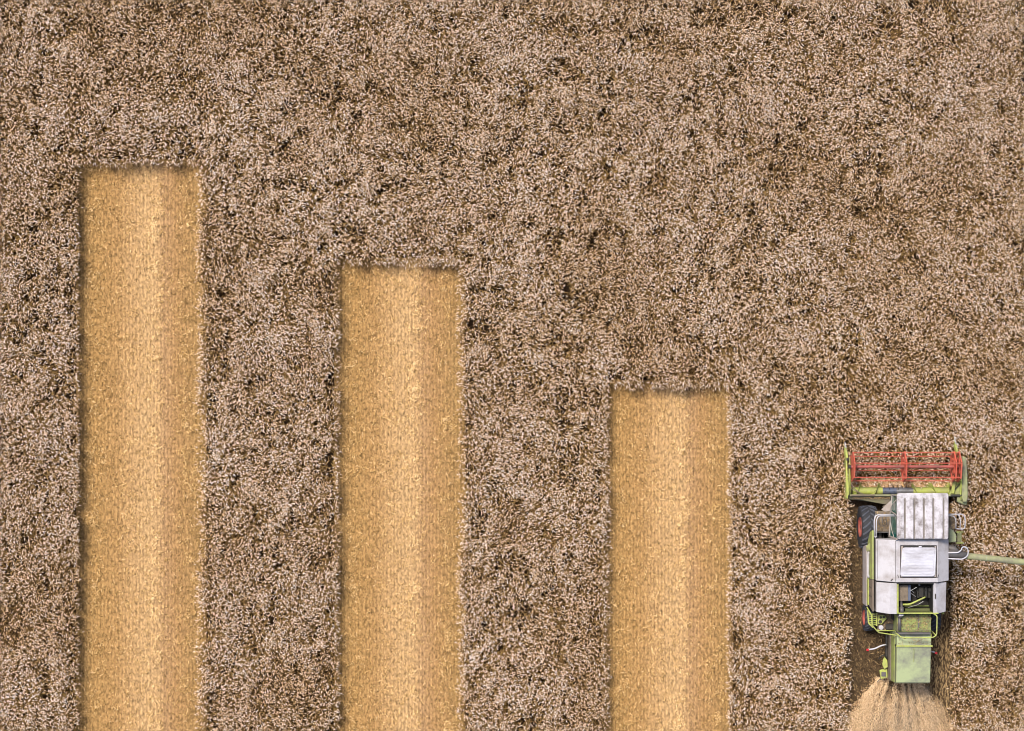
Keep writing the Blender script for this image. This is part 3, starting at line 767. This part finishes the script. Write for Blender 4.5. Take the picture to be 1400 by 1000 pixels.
t.add([(X(1276.3, zc), Y(797.5, zc), zc), (X(1279, zc), Y(797.5, zc), zc), (X(1294, 3.05), Y(796, 3.05), 3.05),
       (X(1276.3, zc), Y(838.5, zc), zc - .02), (X(1281, zc), Y(840, zc), zc - .04), (X(1293, 3.05), Y(836.5, 3.05), 3.05),
       (X(1276.3, zc), Y(797.5, zc), 2.36), (X(1294, 3.05), Y(796, 3.05), 2.36), (X(1276.3, zc), Y(838.5, zc), 2.36), (X(1293, 3.05), Y(836.5, 3.05), 2.36)],
      [(0, 3, 4, 1), (1, 4, 5, 2), (0, 1, 2, 7, 6), (3, 8, 9, 5, 4), (2, 5, 9, 7), (0, 6, 8, 3), (6, 7, 9, 8)])
rc = t.build('engine_cowl', SILVER, root, bevel=.02)
t = MB(); t.box(X(1278, zc), X(1279.5, zc), Y(812, zc), Y(819, zc), zc + .01, zc + .035); t.build('latch', DARK, rc, bevel=.004)
# engine bay
e = MB(); bx0, bx1 = X(1226.5, zc) + .003, X(1276.3, zc) - .003; by1, by2 = Y(797.5, zc), Y(839, zc)
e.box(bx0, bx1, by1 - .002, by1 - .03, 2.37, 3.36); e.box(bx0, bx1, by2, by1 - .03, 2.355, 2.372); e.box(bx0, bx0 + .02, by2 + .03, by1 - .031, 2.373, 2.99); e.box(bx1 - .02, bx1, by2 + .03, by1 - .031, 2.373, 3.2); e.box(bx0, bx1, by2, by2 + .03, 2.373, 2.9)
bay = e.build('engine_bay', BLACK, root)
e = MB(); e.box(bx0, bx0 + .05, by1 - .03, by2, 3.0, 3.33); e.box(bx0 - .0, bx1 + .2, by2 - .02, by2 + .025, 2.9, 3.29); e.build('bay_frame', LIMEC, bay, bevel=.006)
zz = 3.0
e = MB(); e.box(X(1229.5, zz), X(1241.5, zz), Y(800, zz), Y(822, zz), 2.4, 3.0); e.build('radiator', TAN, bay, bevel=.02)
e = MB(); e.box(X(1242, zz), X(1245.5, zz), Y(800, zz), Y(822, zz), 2.4, 2.95); e.build('cooler', BLUE, bay, bevel=.01)
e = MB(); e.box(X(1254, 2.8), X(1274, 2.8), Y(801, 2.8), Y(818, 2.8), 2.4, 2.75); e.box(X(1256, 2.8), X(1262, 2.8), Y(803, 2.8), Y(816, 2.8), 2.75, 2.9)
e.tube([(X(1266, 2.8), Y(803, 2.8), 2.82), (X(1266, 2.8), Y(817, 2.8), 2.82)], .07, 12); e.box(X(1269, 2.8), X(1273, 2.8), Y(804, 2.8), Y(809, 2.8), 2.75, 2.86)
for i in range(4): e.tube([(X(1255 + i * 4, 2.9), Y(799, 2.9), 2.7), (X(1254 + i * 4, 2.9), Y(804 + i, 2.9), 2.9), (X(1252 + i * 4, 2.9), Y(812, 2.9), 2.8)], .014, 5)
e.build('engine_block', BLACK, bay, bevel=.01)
e = MB()
e.tube([(X(1245, zz), Y(808, zz), 3.0), (X(1253, zz), Y(803, zz), 3.05)], .014); e.tube([(X(1245, zz), Y(811, zz), 2.95), (X(1252, zz), Y(816, zz), 3.0)], .014)
e.tube([(X(1245, zz), Y(806, zz), 2.95), (X(1250, zz), Y(811, zz), 2.95)], .012); e.tube([(X(1256, zz), Y(798.5, 3.1), 3.1), (X(1256.5, zz), Y(801, 3.1), 3.1)], .04)
e.tube([(X(1243, zz), Y(832, zz), 2.75), (X(1255, zz), Y(828, zz), 2.85), (X(1263, zz), Y(823, zz), 2.9)], .016)
e.split('linkage', STEEL, bay)
e = MB(); e.tube(arc([(X(1233, zz), Y(827, zz), 2.95), (X(1244, zz), Y(826.5, zz), 3.0), (X(1263, zz), Y(817.5, zz), 3.02), (X(1266, zz), Y(817, zz), 2.9)], .1), .035, 10)
e.build('pipe', LIMEC, bay, smooth=True)
e = MB(); e.box(X(1237, 2.6), X(1275, 2.6), Y(832, 2.6), Y(838, 2.6), 2.4, 2.66); e.box(X(1237, 2.6), X(1275, 2.6), Y(828, 2.6), Y(830, 2.6), 2.4, 2.5); e.split('bay_floor', paint('shade_dark_green', (.07, .10, .012), .5, amount=.6), bay, bevel=.01)  # floor green darkened to hold the shade inside the bay
e = MB(); e.tube(arc([(X(1232.5, 3), Y(823, 3), 2.95), (X(1232.5, 3.1), Y(829, 3.1), 3.1), (X(1233, 3.2), Y(834, 3.2), 3.2)], .05), .05, 12)
e.tube([(X(1233, 3.2), Y(830.5, 3.2), 3.15), (X(1233, 3.2), Y(838, 3.2), 3.2)], .085, 14)
e.split('turbo_pipe', GREY, bay, smooth=True)

# ---- rear deck with exhaust
zd = 2.85
d = MB(); d.box(X(1226.5, zd), X(1273, zd), Y(840.2, zd), Y(864, zd), 2.2, zd); deck = d.build('rear_deck', MOSS, root, bevel=.015)
d = MB(); d.box(X(1255, zd), X(1256.3, zd), Y(841, zd), Y(861, zd), zd, zd + .02); d.box(X(1232, zd), X(1272, zd), Y(861.2, zd), Y(862, zd), zd, zd + .02); d.split('deck_seam', GREY, deck)
d = MB(); d.box(X(1227, zd), X(1272.8, zd), Y(864.8, zd), Y(867.6, zd), zd - .3, zd + .05); d.build('step_ledge', GREY, deck, bevel=.015)
d = MB(); d.tube([(X(1229.8, 2.95), Y(842, 2.95), 2.95), (X(1229.8, 2.95), Y(862, 2.95), 2.95)], .062, 14); d.tube([(X(1230.5, 3.05), Y(840.5, 3.05), 3.02), (X(1230.5, 3.05), Y(844.5, 3.05), 3.02)], .10, 14)
d.build('exhaust', GREY, deck, smooth=True)
d = MB(); d.box(X(1229, 3.1), X(1235, 3.1), Y(840, 3.1), Y(842.5, 3.1), 2.95, 3.13); d.build('exhaust_clamp', RAIL, deck, bevel=.01)

# ---- rear left platform: ladder, drilled plate, levers
z2 = 2.1
pl = MB(); pl.box(X(1200, 1.9), X(1226.4, 1.9), Y(838, 1.9), Y(863, 1.9), 1.75, 1.9); plat = pl.build('rear_platform', TAN, root, bevel=.01)
pl = MB(); pl.prism([(X(1200.5, z2), Y(841, z2)), (X(1209, z2), Y(841, z2)), (X(1212.5, z2), Y(846, z2)), (X(1205, z2), Y(854, z2)), (X(1200.5, z2), Y(853, z2))], 'z', 2.06, 2.10)
bk = pl.build('drilled_plate', LIMEC, plat, bevel=.008)
pl = MB()
for (a, b_, r) in ((1204, 844.5, .05), (1208.5, 844, .045), (1203.6, 850.5, .075)):
    pl.tube([(X(a, z2), Y(b_, z2), 2.09), (X(a, z2), Y(b_, z2), 2.105)], r, 14)
pl.split('hole', DARK, bk)
pl = MB()
for py in (840, 843, 846, 849, 852, 854.5): pl.bar((X(1188.5, z2), Y(py, z2), 2.05), (X(1198, z2), Y(py, z2), 2.05), .035, .03)
pl.bar((X(1186.5, z2), Y(834, z2), 2.1), (X(1192.5, z2), Y(842, z2), 2.1), .06, .05); pl.bar((X(1192.5, z2), Y(842, z2), 2.1), (X(1192.5, z2), Y(856, z2), 2.1), .06, .05)
pl.bar((X(1198.5, z2), Y(838, z2), 2.1), (X(1198.5, z2), Y(856, z2), 2.1), .05, .05); pl.bar((X(1186, z2), Y(834, z2), 2.1), (X(1187.5, z2), Y(852, z2), 2.1), .05, .05)
pl.bar((X(1187.5, z2), Y(852, z2), 2.1), (X(1193.5, z2), Y(858, z2), 2.1), .05, .05)
pl.build('side_ladder', LIMEC, plat)
pl = MB(); pl.tube([(X(1204.5, 2), Y(858, 2), 1.92), (X(1204.5, 2), Y(858, 2), 2.05)], .09, 14); pl.tube([(X(1204.5, 2), Y(858, 2), 2.05), (X(1204.5, 2), Y(858, 2), 2.07)], .05, 10); pl.build('cap', RAIL, plat)
pl = MB(); pl.box(X(1211, 2), X(1222, 2), Y(853, 2), Y(861, 2), 1.9, 2.02); pl.box(X(1219, 2), X(1223, 2), Y(840, 2), Y(847, 2), 1.9, 2.1)
pl.tube(arc([(X(1224, 2.2), Y(843, 2.2), 2.2), (X(1221, 2.2), Y(846, 2.2), 2.25), (X(1223, 2.2), Y(851, 2.2), 2.2), (X(1226, 2.2), Y(852, 2.2), 2.1)], .06), .025, 6)
pl.split('hydraulic_block', DARK, plat, bevel=.015)
pl = MB(); pl.box(X(1223.5, 2.3), X(1226.3, 2.3), Y(838, 2.3), Y(864, 2.3), 1.9, 2.3); pl.build('side_channel', LIME, plat, bevel=.01)

# ---- yellow-green guard rails at the rear
zr = 3.25
g_ = MB()
g_.tube(arc([(X(1276, zr), Y(839.5, zr), zr - .05), (X(1281.3, zr), Y(842, zr), zr), (X(1280.6, zr), Y(868, zr), zr), (X(1276, zr), Y(872, zr), zr), (X(1233, zr), Y(872.3, zr), zr), (X(1227.5, zr), Y(867.5, zr), zr - .15), (X(1226, zr), Y(867, zr), zr - .3)], .12, 5), .025, 8)
g_.tube([(X(1274, 2.85), Y(863, 2.85), 2.8), (X(1280.3, zr), Y(869.5, zr), zr)], .02, 6)
g_.tube([(X(1273, 2.9), Y(866, 2.9), 2.9), (X(1273, zr), Y(872.3, zr), zr)], .018, 6)
g_.build('rear_guard_rail', LIMEC, root, smooth=True)
g_ = MB(); za = 2.55
g_.tube(arc([(X(1186.5, za), Y(831, za), za - .2), (X(1192, za), Y(842, za), za), (X(1192.3, za), Y(855, za), za), (X(1201, za), Y(865, za), za), (X(1226, za), Y(869, za), za), (X(1231, za), Y(872, za), za + .1)], .1, 5), .025, 8)
g_.tube(arc([(X(1200, za), Y(863, za), za - .35), (X(1203, za), Y(863.6, za), za - .3), (X(1226, za), Y(864, za), za - .3)], .1), .022, 8)
g_.tube([(X(1201, za), Y(865, za), za), (X(1202, 2.0), Y(862.5, 2.0), 1.85)], .02, 6)
g_.build('rear_guard_rail', LIMEC, root, smooth=True)

# ---- straw hood
zh = 2.68
s = MB(); xl, xr = X(1226.5, zh), X(1273, zh)
s.prism([(Y(864.5, zh), zh - .02), (Y(883, zh), zh + .02), (Y(883, zh), 1.0), (Y(864.5, zh), 1.3)], 'x', xl, xr); s.build('hood_front', HOOD, root, bevel=.015, label='greyer flat front section of the straw hood')
s = MB(); s.prism([(Y(884, zh), zh + .0), (Y(933.5, 2.5), 2.50), (Y(934.5, 2.3), 2.30), (Y(930, 1.2), 1.05), (Y(884, 1), .95)], 'x', xl, xr); hood = s.build('straw_hood', HOOD, root, bevel=.02)
s = MB(); s.box(xl - .04, xr + .05, Y(882.2, zh), Y(884.4, zh), zh + .025, zh + .075); s.build('hood_ridge', LIMEC, hood, bevel=.012)
s = MB(); s.box(xl - .002, xl + .03, Y(885, zh), Y(933, 2.5), zh - .12 - .09, zh - .185); s.build('hood_edge', LIMEC, hood)
s = MB(); s.tube([(X(1248, zh), Y(887.5, zh), zh + .01), (X(1249.5, zh), Y(888, zh), zh + .025), (X(1249.6, zh), Y(905, 2.62), 2.63)], .012, 6); s.build('hood_handle', LIME, hood)
s = MB(); s.prism([(Y(868, 2), 2.2), (Y(932, 2), 2.15), (Y(930, 1.2), 1.05), (Y(868, 1.2), 1.1)], 'x', xl - .035, xl - .004); s.build('side_skirt', LIME, hood, bevel=.008)
s = MB(); s.prism([(Y(868, 2), 1.62), (Y(932, 2), 1.62), (Y(929, 1.2), 1.0), (Y(868, 1.2), 1.05)], 'x', xl - .075, xl - .04); s.build('side_skirt', TAN, hood, bevel=.008, label='dusty tan lower skirt of the straw hood')
s = MB(); s.box(xl - .012, xl - .002, Y(880, 2), Y(932, 2), 2.38, 2.42); s.build('skirt_seam', DARK, hood)
# dark struts, spreader deflector and small lamps
s = MB(); s.box(X(1211.5, 1.3), X(1213.5, 1.3), Y(866, 1.3), Y(884, 1.3), 1.1, 1.3); s.box(X(1211, 1.2), X(1213.6, 1.2), Y(884, 1.2), Y(902, 1.2), 1.0, 1.2)
s.tube(arc([(X(1202, 1.5), Y(901.5, 1.5), 1.4), (X(1205, 1.5), Y(897, 1.5), 1.5), (X(1209, 1.5), Y(895.5, 1.5), 1.5), (X(1213, 1.5), Y(900, 1.5), 1.4)], .08), .025, 6)
s.build('spreader_frame', DARK, root, bevel=.01)
s = MB()
s.prism([(X(1209, 1.2), Y(897.5, 1.2)), (X(1212.8, 1.2), Y(903, 1.2)), (X(1213.6, 1.2), Y(912, 1.2)), (X(1208.5, 1.2), Y(915, 1.2)), (X(1206, 1.2), Y(908, 1.2)), (X(1207, 1.2), Y(902, 1.2))], 'z', 1.2, 1.27)
s.prism([(X(1206, 1.1), Y(915.5, 1.1)), (X(1213, 1.1), Y(915, 1.1)), (X(1213.5, 1.1), Y(927, 1.1)), (X(1204.5, 1.1), Y(928.5, 1.1)), (X(1202.5, 1.1), Y(917, 1.1))], 'z', 1.0, 1.12)
s.split('spreader_guard', LIMEC, root, bevel=.015)
s = MB(); s.box(X(1205, 1.13), X(1211, 1.13), Y(919, 1.13), Y(925, 1.13), 1.121, 1.16); s.tube([(X(1199, .9), Y(933, .9), .9), (X(1203, 1), Y(929, 1), 1.0), (X(1207, 1), Y(928, 1), 1.05)], .02, 6); s.split('spreader_motor', GREY, root, bevel=.01)
def lamp_arm(pts, end, r):
    s = MB(); s.tube(pts, r, 8); a = s.build('lamp_arm', RAIL, root, smooth=True)
    s = MB(); x, y, z = end; s.box(x - .05, x + .05, y - .05, y + .04, z - .06, z + .05); s.build('tail_lamp', LAMPR, a, bevel=.02)
lamp_arm(arc([(X(1211.5, 1.6), Y(881.5, 1.6), 1.6), (X(1204, 1.6), Y(883, 1.6), 1.62), (X(1196, 1.6), Y(887.3, 1.6), 1.6), (X(1187.5, 1.6), Y(888.3, 1.6), 1.6)], .2, 5), (X(1186.3, 1.6), Y(888.6, 1.6), 1.6), .03)
lamp_arm([(X(1273, 1.6), Y(891, 1.6), 1.6), (X(1276, 1.6), Y(891.5, 1.6), 1.6), (X(1279, 1.6), Y(892.4, 1.6), 1.6)], (X(1279.6, 1.6), Y(892.8, 1.6), 1.6), .025)

# ---- cab
zc2 = 3.68
rx0, rx1, ry1, ry2 = X(1226.5, zc2), X(1297, zc2), Y(674.5, zc2), Y(737.8, zc2)
c = MB(); cx0, cx1, cy1, cy2 = X(1220, 2.6), X(1296, 3.2) - .16, Y(679, 3.2), Y(736.5, 3.2)
c.hexa([(cx0 - .02, cy2, 1.55), (cx1, cy2, 1.55), (cx1, cy1 - .1, 1.55), (cx0 + .10, cy1 - .1, 1.55)],
       [(cx0 - .03, cy2, 2.1), (cx1, cy2, 2.1), (cx1, cy1, 2.1), (cx0 + .08, cy1, 2.1)])
cab = c.build('cab', GREY, root, bevel=.02)
# glazing of the cab: left windows bulge outward so they show beside the roof
gl = MB()
gl.hexa([(cx0 - .02, cy2 + .02, 2.1), (cx1 - .02, cy2 + .02, 2.1), (cx1 - .02, cy1 + .0, 2.1), (cx0 + .09, cy1 - .02, 2.1)],
        [(rx0 + .04, cy2 + .02, 3.52), (rx1 - .1, cy2 + .02, 3.52), (rx1 - .1, ry1 - .12, 3.52), (rx0 + .05, ry1 - .12, 3.52)])
gl.build('cab_window', GLASS, cab)
gl = MB()
def pil(p, q, w=.06): gl.bar(p, q, w, w)
pil((cx0 - .03, cy2, 2.1), (rx0 + .02, cy2, 3.53), .07); pil((cx0 + .08, cy1, 2.1), (rx0 + .03, ry1 - .12, 3.53), .05)
pil((cx0 + .0, (cy1 + cy2) / 2 + .2, 2.1), (rx0 + .02, (cy1 + cy2) / 2 + .1, 3.53), .04); pil((cx0 - .03, cy2, 2.1), (cx0 + .08, cy1, 2.1), .05)
pil((cx1, cy2, 2.1), (rx1 - .1, cy2, 3.53), .07); pil((cx1, cy1, 2.1), (rx1 - .1, ry1 - .12, 3.53), .05)
gl.split('cab_pillar', PINK, cab, bevel=.01)
# door frame swung along the platform
gl = MB(); gl.tube(arc([(X(1226, 3.2), Y(683, 3.2), 3.2), (X(1218, 2.4), Y(692, 2.4), 2.5), (X(1216.5, 2.2), Y(705, 2.2), 2.2), (X(1219, 2.4), Y(722, 2.4), 2.3), (X(1223, 3), Y(735, 3), 2.9)], .2, 6), .02, 8)
gl.build('door_frame', PINK, cab, smooth=True)
gl = MB(); gl.prism([(X(1205, 1.9), Y(697, 1.9)), (X(1222, 2.2), Y(683, 2.2)), (X(1222, 2.2), Y(699, 2.2)), (X(1210, 1.9), Y(700, 1.9))], 'z', 1.86, 1.9)
gl.build('cab_step', PINK, cab, bevel=.01)
r = MB()
r.prism(rrect([(rx0, ry1, 0), (rx1, ry1, 0), (rx1, ry2, 0), (rx0, ry2, 0)], .10), 'z', 3.53, zc2)
roof = r.build('cab_roof', ROOF, cab, bevel=.035, seg=3)
r = MB(); n = 5; xs = [X(1130 + u / 5, zc2) for u in (535, 600, 665, 730, 800)]
edges = [rx0 + .06] + xs + [rx1 - .04]
for i in range(6):
    a_, b_ = edges[i] + .036, edges[i + 1] - .036
    if i == 5 or b_ - a_ < .12: continue
    r.box(a_, b_, ry1 - .20, ry2 + .03, zc2 + .002, zc2 + .048)
r.split('roof_panel', ROOF, roof, bevel=.03, seg=3)
r = MB()
for x in xs: r.box(x - .030, x + .030, ry1 - .20, ry2 + .02, zc2 + .001, zc2 + .008)
r.split('roof_groove', paint('groove_grime', (.13, .11, .09), .8, dirt=(.30, .27, .25), amount=.7, scale=4, fine=.4), roof)

# ---- left platform and its rails
p = MB(); p.box(X(1197, 1.9), X(1220, 1.9), Y(699, 1.9), Y(727, 1.9), 1.80, 1.88); plf = p.build('left_platform', TAN, root, bevel=.01)
p = MB()
for px in (1201.5, 1206.5, 1211.5): p.tube(arc([(X(px, 1.9), Y(702, 1.9), 1.9), (X(px, 1.9), Y(715, 1.9), 1.92), (X(px + 1.5, 1.9), Y(719, 1.9), 1.9)], .05), .014, 6)
p.box(X(1197, 1.9), X(1221, 1.9), Y(727.3, 1.9), Y(728.5, 1.9), 1.84, 1.92)
p.split('grating', GREY, plf)
p = MB(); p.box(X(1201, 1.4), X(1204.5, 1.4), Y(728.6, 1.4), Y(737, 1.4), 1.3, 1.5); p.box(X(1208, 1.4), X(1213, 1.4), Y(728.6, 1.4), Y(737, 1.4), 1.3, 1.5); p.split('support', GREY, plf)
zr1 = 2.85
p = MB()
for (off, dz) in ((0, 0), (3.2, -.02)):
    p.tube(arc([(X(1225.5 , zr1), Y(704.2 + off * .5, zr1), zr1 + dz), (X(1198 + off , zr1), Y(704.2 + off * .5, zr1), zr1 + dz), (X(1195.2 + off, zr1), Y(711, zr1), zr1 + dz), (X(1195.4 + off * .8, zr1), Y(734.8, zr1), zr1 + dz)], .16, 5), .022, 8)
p.tube(arc([(X(1195.4, zr1), Y(733, zr1), zr1), (X(1197, zr1), Y(735.3, zr1), zr1), (X(1198.4, zr1), Y(733, zr1), zr1)], .05), .022, 8)
p.tube([(X(1196, zr1), Y(708, zr1), zr1), (X(1198, 1.9), Y(703, 1.9), 1.86)], .02); p.tube([(X(1195.5, zr1), Y(732, zr1), zr1), (X(1197.5, 1.9), Y(725, 1.9), 1.86)], .02)
p.build('left_hand_rail', RAIL, root, smooth=True)
# steps going down by the wheel
p = MB()
for i in range(4):
    zz = .5 + i * .34; p.box(X(1199, zz), X(1205, zz), Y(706 - i * 0, zz), Y(699, zz), zz, zz + .03)
p.split('ladder_step', GREY, plf)

# ---- right platform, rails and green tank
p = MB(); p.box(X(1296, 2.2), X(1306.5, 2.2), Y(704, 2.2), Y(724, 2.2), 2.0, 2.1); p.build('right_platform', TAN, root, bevel=.01)
p = MB(); zq = 2.9
p.tube(arc([(X(1296, zq), Y(703.3, zq), zq), (X(1317, zq), Y(703.3, zq), zq), (X(1319.8, zq), Y(710, zq), zq), (X(1319, zq), Y(724, zq), zq), (X(1308.5, zq), Y(723.5, zq), zq - .1)], .14, 5), .022, 8)
p.tube(arc([(X(1296, zq), Y(705.4, zq), zq - .05), (X(1305, zq), Y(706, zq), zq - .05), (X(1307.5, zq), Y(712, zq), zq - .05), (X(1307.6, zq), Y(723.5, zq), zq - .1)], .12, 5), .018, 8)
p.tube(arc([(X(1309, zq), Y(703.3, zq), zq), (X(1313, zq), Y(708, zq), zq), (X(1312.6, zq), Y(723.5, zq), zq)], .1, 5), .018, 8)
p.build('right_hand_rail', RAIL, root, smooth=True)
p = MB(); p.prism([(X(1297, 2.2), Y(722, 2.2)), (X(1303, 2.2), Y(725, 2.2)), (X(1307, 2.2), Y(731, 2.2)), (X(1307, 2.2), Y(741, 2.2)), (X(1297, 2.2), Y(742, 2.2))], 'z', 1.7, 2.25)
tk = p.build('oil_tank', HOOD, root, bevel=.03)
p = MB(); p.box(X(1307.5, 2.1), X(1317.5, 2.1), Y(727.0, 2.1), Y(728.6, 2.1), 2.0, 2.1); p.box(X(1307.5, 2.1), X(1317.5, 2.1), Y(742, 2.1), Y(743.5, 2.1), 2.0, 2.1); p.split('bracket', LIME, tk, bevel=.006)
p = MB()
for i in range(9): p.lathe_x([(-.0, .02), (0, .085), (.02, .085), (.02, .02)], X(1310, 2), 0, 0, 4) if False else p.box(X(1308.5, 2), X(1314.5, 2), Y(729.3 + i * 1.4, 2), Y(730.1 + i * 1.4, 2), 1.9, 2.06)
p.split('spring', DUSTLIME, tk, bevel=.005)
# ---- unloading auger with its elbow
zu = 3.0
u = MB(); u.tube([(X(1296, zu) - .3, Y(757, zu), 2.85), (X(1305, zu), Y(757.5, zu), 2.95), (X(1322, zu), Y(760, zu), zu)], [.16, .16, .135], 18)
u.tube([(X(1296, zu) - .1, Y(748, zu), 2.8), (X(1305, zu), Y(751, zu), 2.85), (X(1312, zu), Y(757, zu), 2.9)], [.14, .12, .10], 14)
ua = u.build('unloading_auger', GREY, root, smooth=True)
u = MB(); u.tube([(X(1319, zu), Y(759.8, zu), zu), (X(1350, zu), Y(763.3, zu), 3.03), (X(1400, zu), Y(768.6, zu), 3.08), (X(1470, zu), Y(776, zu), 3.15)], .125, 20)
u.build('auger_tube', DUSTLIME, ua, smooth=True)
u = MB(); u.tube([(X(1347, zu), Y(763.0, zu), 3.03), (X(1348.5, zu), Y(763.2, zu), 3.03)], .133, 20); u.build('tube_joint', HOOD, ua)
u = MB(); u.tube(arc([(X(1469, zu), Y(775.8, zu), 3.15), (X(1478, zu), Y(777, zu), 3.15), (X(1481, zu), Y(777.3, zu), 2.7)], .2, 5), .14, 16); u.build('spout', DARK, ua, smooth=True)
p = MB(); zq = 3.2
p.tube(arc([(X(1296.5, zq), Y(756, zq), zq), (X(1310, zq), Y(756, zq), zq), (X(1314.5, zq), Y(752, zq), zq), (X(1315.5, zq), Y(748, zq), zq), (X(1321, zq), Y(748, zq), zq), (X(1324, zq), Y(753, zq), zq), (X(1323, zq), Y(760.5, zq), zq), (X(1316, zq), Y(765, zq), zq), (X(1296.5, zq), Y(764, zq), zq)], .12, 5), .024, 8)
p.build('auger_guard_rail', RAIL, root, smooth=True)

# bits of straw that have settled on the machine
def settled():
    spots = [(X(1227, 2.9), X(1273, 2.9), Y(863, 2.9), Y(841, 2.9), 2.862, 260), (X(1200, 2), X(1225, 2), Y(862, 2), Y(840, 2), 1.915, 260), (X(1198, 2), X(1219, 2), Y(726, 2), Y(700, 2), 1.892, 160),
             (X(1165, 1), X(1225, 1), Y(682, 1), Y(679, 1), 1.075, 160), (X(1228, 2.7), X(1272, 2.7), Y(882, 2.7), Y(866, 2.7), 2.70, 60), (X(1296.5, 2), X(1306, 2), Y(723, 2), Y(705, 2), 2.106, 60)]
    P = []
    for (a, b_, c, d, z, n) in spots:
        P.append((rng.uniform(a, b_, n), rng.uniform(c, d, n), z + rng.random(n) * .02))
    x, y, z = [np.concatenate(q) for q in zip(*P)]; N = len(x)
    straws('straw_dust', x, y, z, rng.uniform(.03, .09, N), rng.uniform(.004, .008, N), rng.uniform(0, 6.28, N), rng.normal(0, .08, N), STRAWD, np.clip(.7 + rng.normal(0, .25, N), 0, 1),
           'bits of straw settled on the decks and ledges of the combine', 'straw')
settled()

# ------------------------------------------------------------------ chaff blown out behind
def chaff():
    sx, sy, half = X(1236, 1.5), Y(931, 1.5), .88
    def place(a, r):
        x0 = sx + a / .60 * half; ang = a * .88
        return x0 + np.sin(ang) * r, sy - np.cos(ang) * r, ang
    # what has settled: a mottled carpet that thickens away from the outlet
    N = 150000
    r = rng.random(N) ** .6 * 4.8; a = rng.uniform(-.74, .72, N)
    mott = fnoise(a * 5, r, .40, 14, 3); st = vnoise(a * 12, r * .25, .5, 61)
    edge = np.clip((.70 - np.abs(a)) / .14, 0, 1)
    keep = rng.random(N) < edge * np.clip(.8 + r * .4, .5, 1) * np.clip(.50 + (mott - .40) * 3.0 + (st - .5) * .7, .06, 1)
    keep &= rng.random(N) < .5 + .15 * np.clip(r - .6, 0, 2.5)
    r, a, mott, st = r[keep], a[keep], mott[keep], st[keep]; n1 = len(r)
    x, y, ang = place(a, r); x += rng.normal(0, .06, n1)
    z = .02 + rng.random(n1) * (.06 + .16 * mott)
    d = -math.pi / 2 + ang + rng.normal(0, 1.1, n1)
    t = np.clip(.30 + (mott - .45) * 1.1 + (st - .5) * .3 + rng.normal(0, .27, n1), 0, 1)
    # what is still flying: a few narrow jets from the spreader
    jets = [(-.57, .030, 3.0, 1.0), (-.45, .030, 3.2, 1.0), (-.32, .022, 2.6, .6), (-.10, .03, 2.0, .35), (.08, .018, 3.4, .7), (.20, .016, 2.6, .6), (.33, .022, 3.4, .8), (.47, .045, 4.2, .8)]
    P = [(x, y, z, d, t)]
    for (ja, jw, jl, js) in jets:
        n = int(2100 * js * jl / 3); r = rng.random(n) ** .8 * jl
        wav = (fnoise(r, np.full(n, ja * 40), .45, 19, 2) - .5) * .10 * r
        a = ja + rng.normal(0, jw, n) * (.85 + .5 * r)
        x, y, ang = place(a, r); x = x + wav
        z = .12 + np.maximum(0, .62 * (1 - (r / 3.2) ** 2)) * (.45 + .6 * rng.random(n))
        P.append((x, y, z, -math.pi / 2 + ang + rng.normal(0, .35, n), np.clip(.66 + rng.normal(0, .2, n), 0, 1)))
    x, y, z, d, tint = [np.concatenate(q) for q in zip(*P)]; N = len(x)
    y0 = y > Y(930, 1.0)
    z[y0] = np.minimum(z[y0], .9)
    straws('flying_chaff', x, y, z, rng.uniform(.025, .085, N), rng.uniform(.006, .011, N), d, rng.normal(-.1, .3, N), CHAFF, tint,
           'fan of pale chaff and chopped straw blown out behind the combine', 'chaff')
    m, nt, b = nodes('dust_air'); Nn = nt.nodes; L = nt.links
    Nn.remove(b); v = Nn.new('ShaderNodeVolumePrincipled'); v.inputs['Color'].default_value = (.97, .78, .56, 1)
    tc = Nn.new('ShaderNodeTexCoord'); mp = Nn.new('ShaderNodeMapping'); mp.inputs['Scale'].default_value = (2.2, .5, 1)
    n = Nn.new('ShaderNodeTexNoise'); n.inputs['Scale'].default_value = 1.3; n.inputs['Detail'].default_value = 5
    mr = Nn.new('ShaderNodeMapRange'); mr.inputs['From Min'].default_value = .38; mr.inputs['From Max'].default_value = .75; mr.inputs['To Min'].default_value = .0; mr.inputs['To Max'].default_value = .45
    L.new(tc.outputs['Object'], mp.inputs[0]); L.new(mp.outputs[0], n.inputs['Vector']); L.new(n.outputs[0], mr.inputs[0]); L.new(mr.outputs[0], v.inputs['Density'])
    L.new(v.outputs[0], nt.nodes['Material Output'].inputs['Volume'])
    D = MB(); secs = [(935, 1210, 1270, 1.5), (950, 1195, 1280, 1.6), (975, 1178, 1296, 1.5), (1010, 1160, 1310, 1.1), (1060, 1150, 1318, .6)]
    vs = []; fs = []
    for (py, a, b_, zt_) in secs:
        for k in range(9):
            t = k / 8; vs.append((X(a + (b_ - a) * t), Y(py), .03 + (zt_ - .03) * math.sin(math.pi * (.08 + .84 * t)) ** .7))
        vs.append((X(b_), Y(py), .02)); vs.append((X(a), Y(py), .02))
    K = 11
    for i in range(len(secs) - 1):
        for k in range(K):
            p, q = i * K + k, i * K + (k + 1) % K; fs.append((p, q, q + K, p + K))
    fs.append(tuple(range(K))); fs.append(tuple(reversed(range((len(secs) - 1) * K, len(secs) * K))))
    D.add(vs, fs)
    setprops(D.build('dust', m), 'thin pale dust hanging over the chaff behind the combine', 'dust', kind='stuff')
chaff()
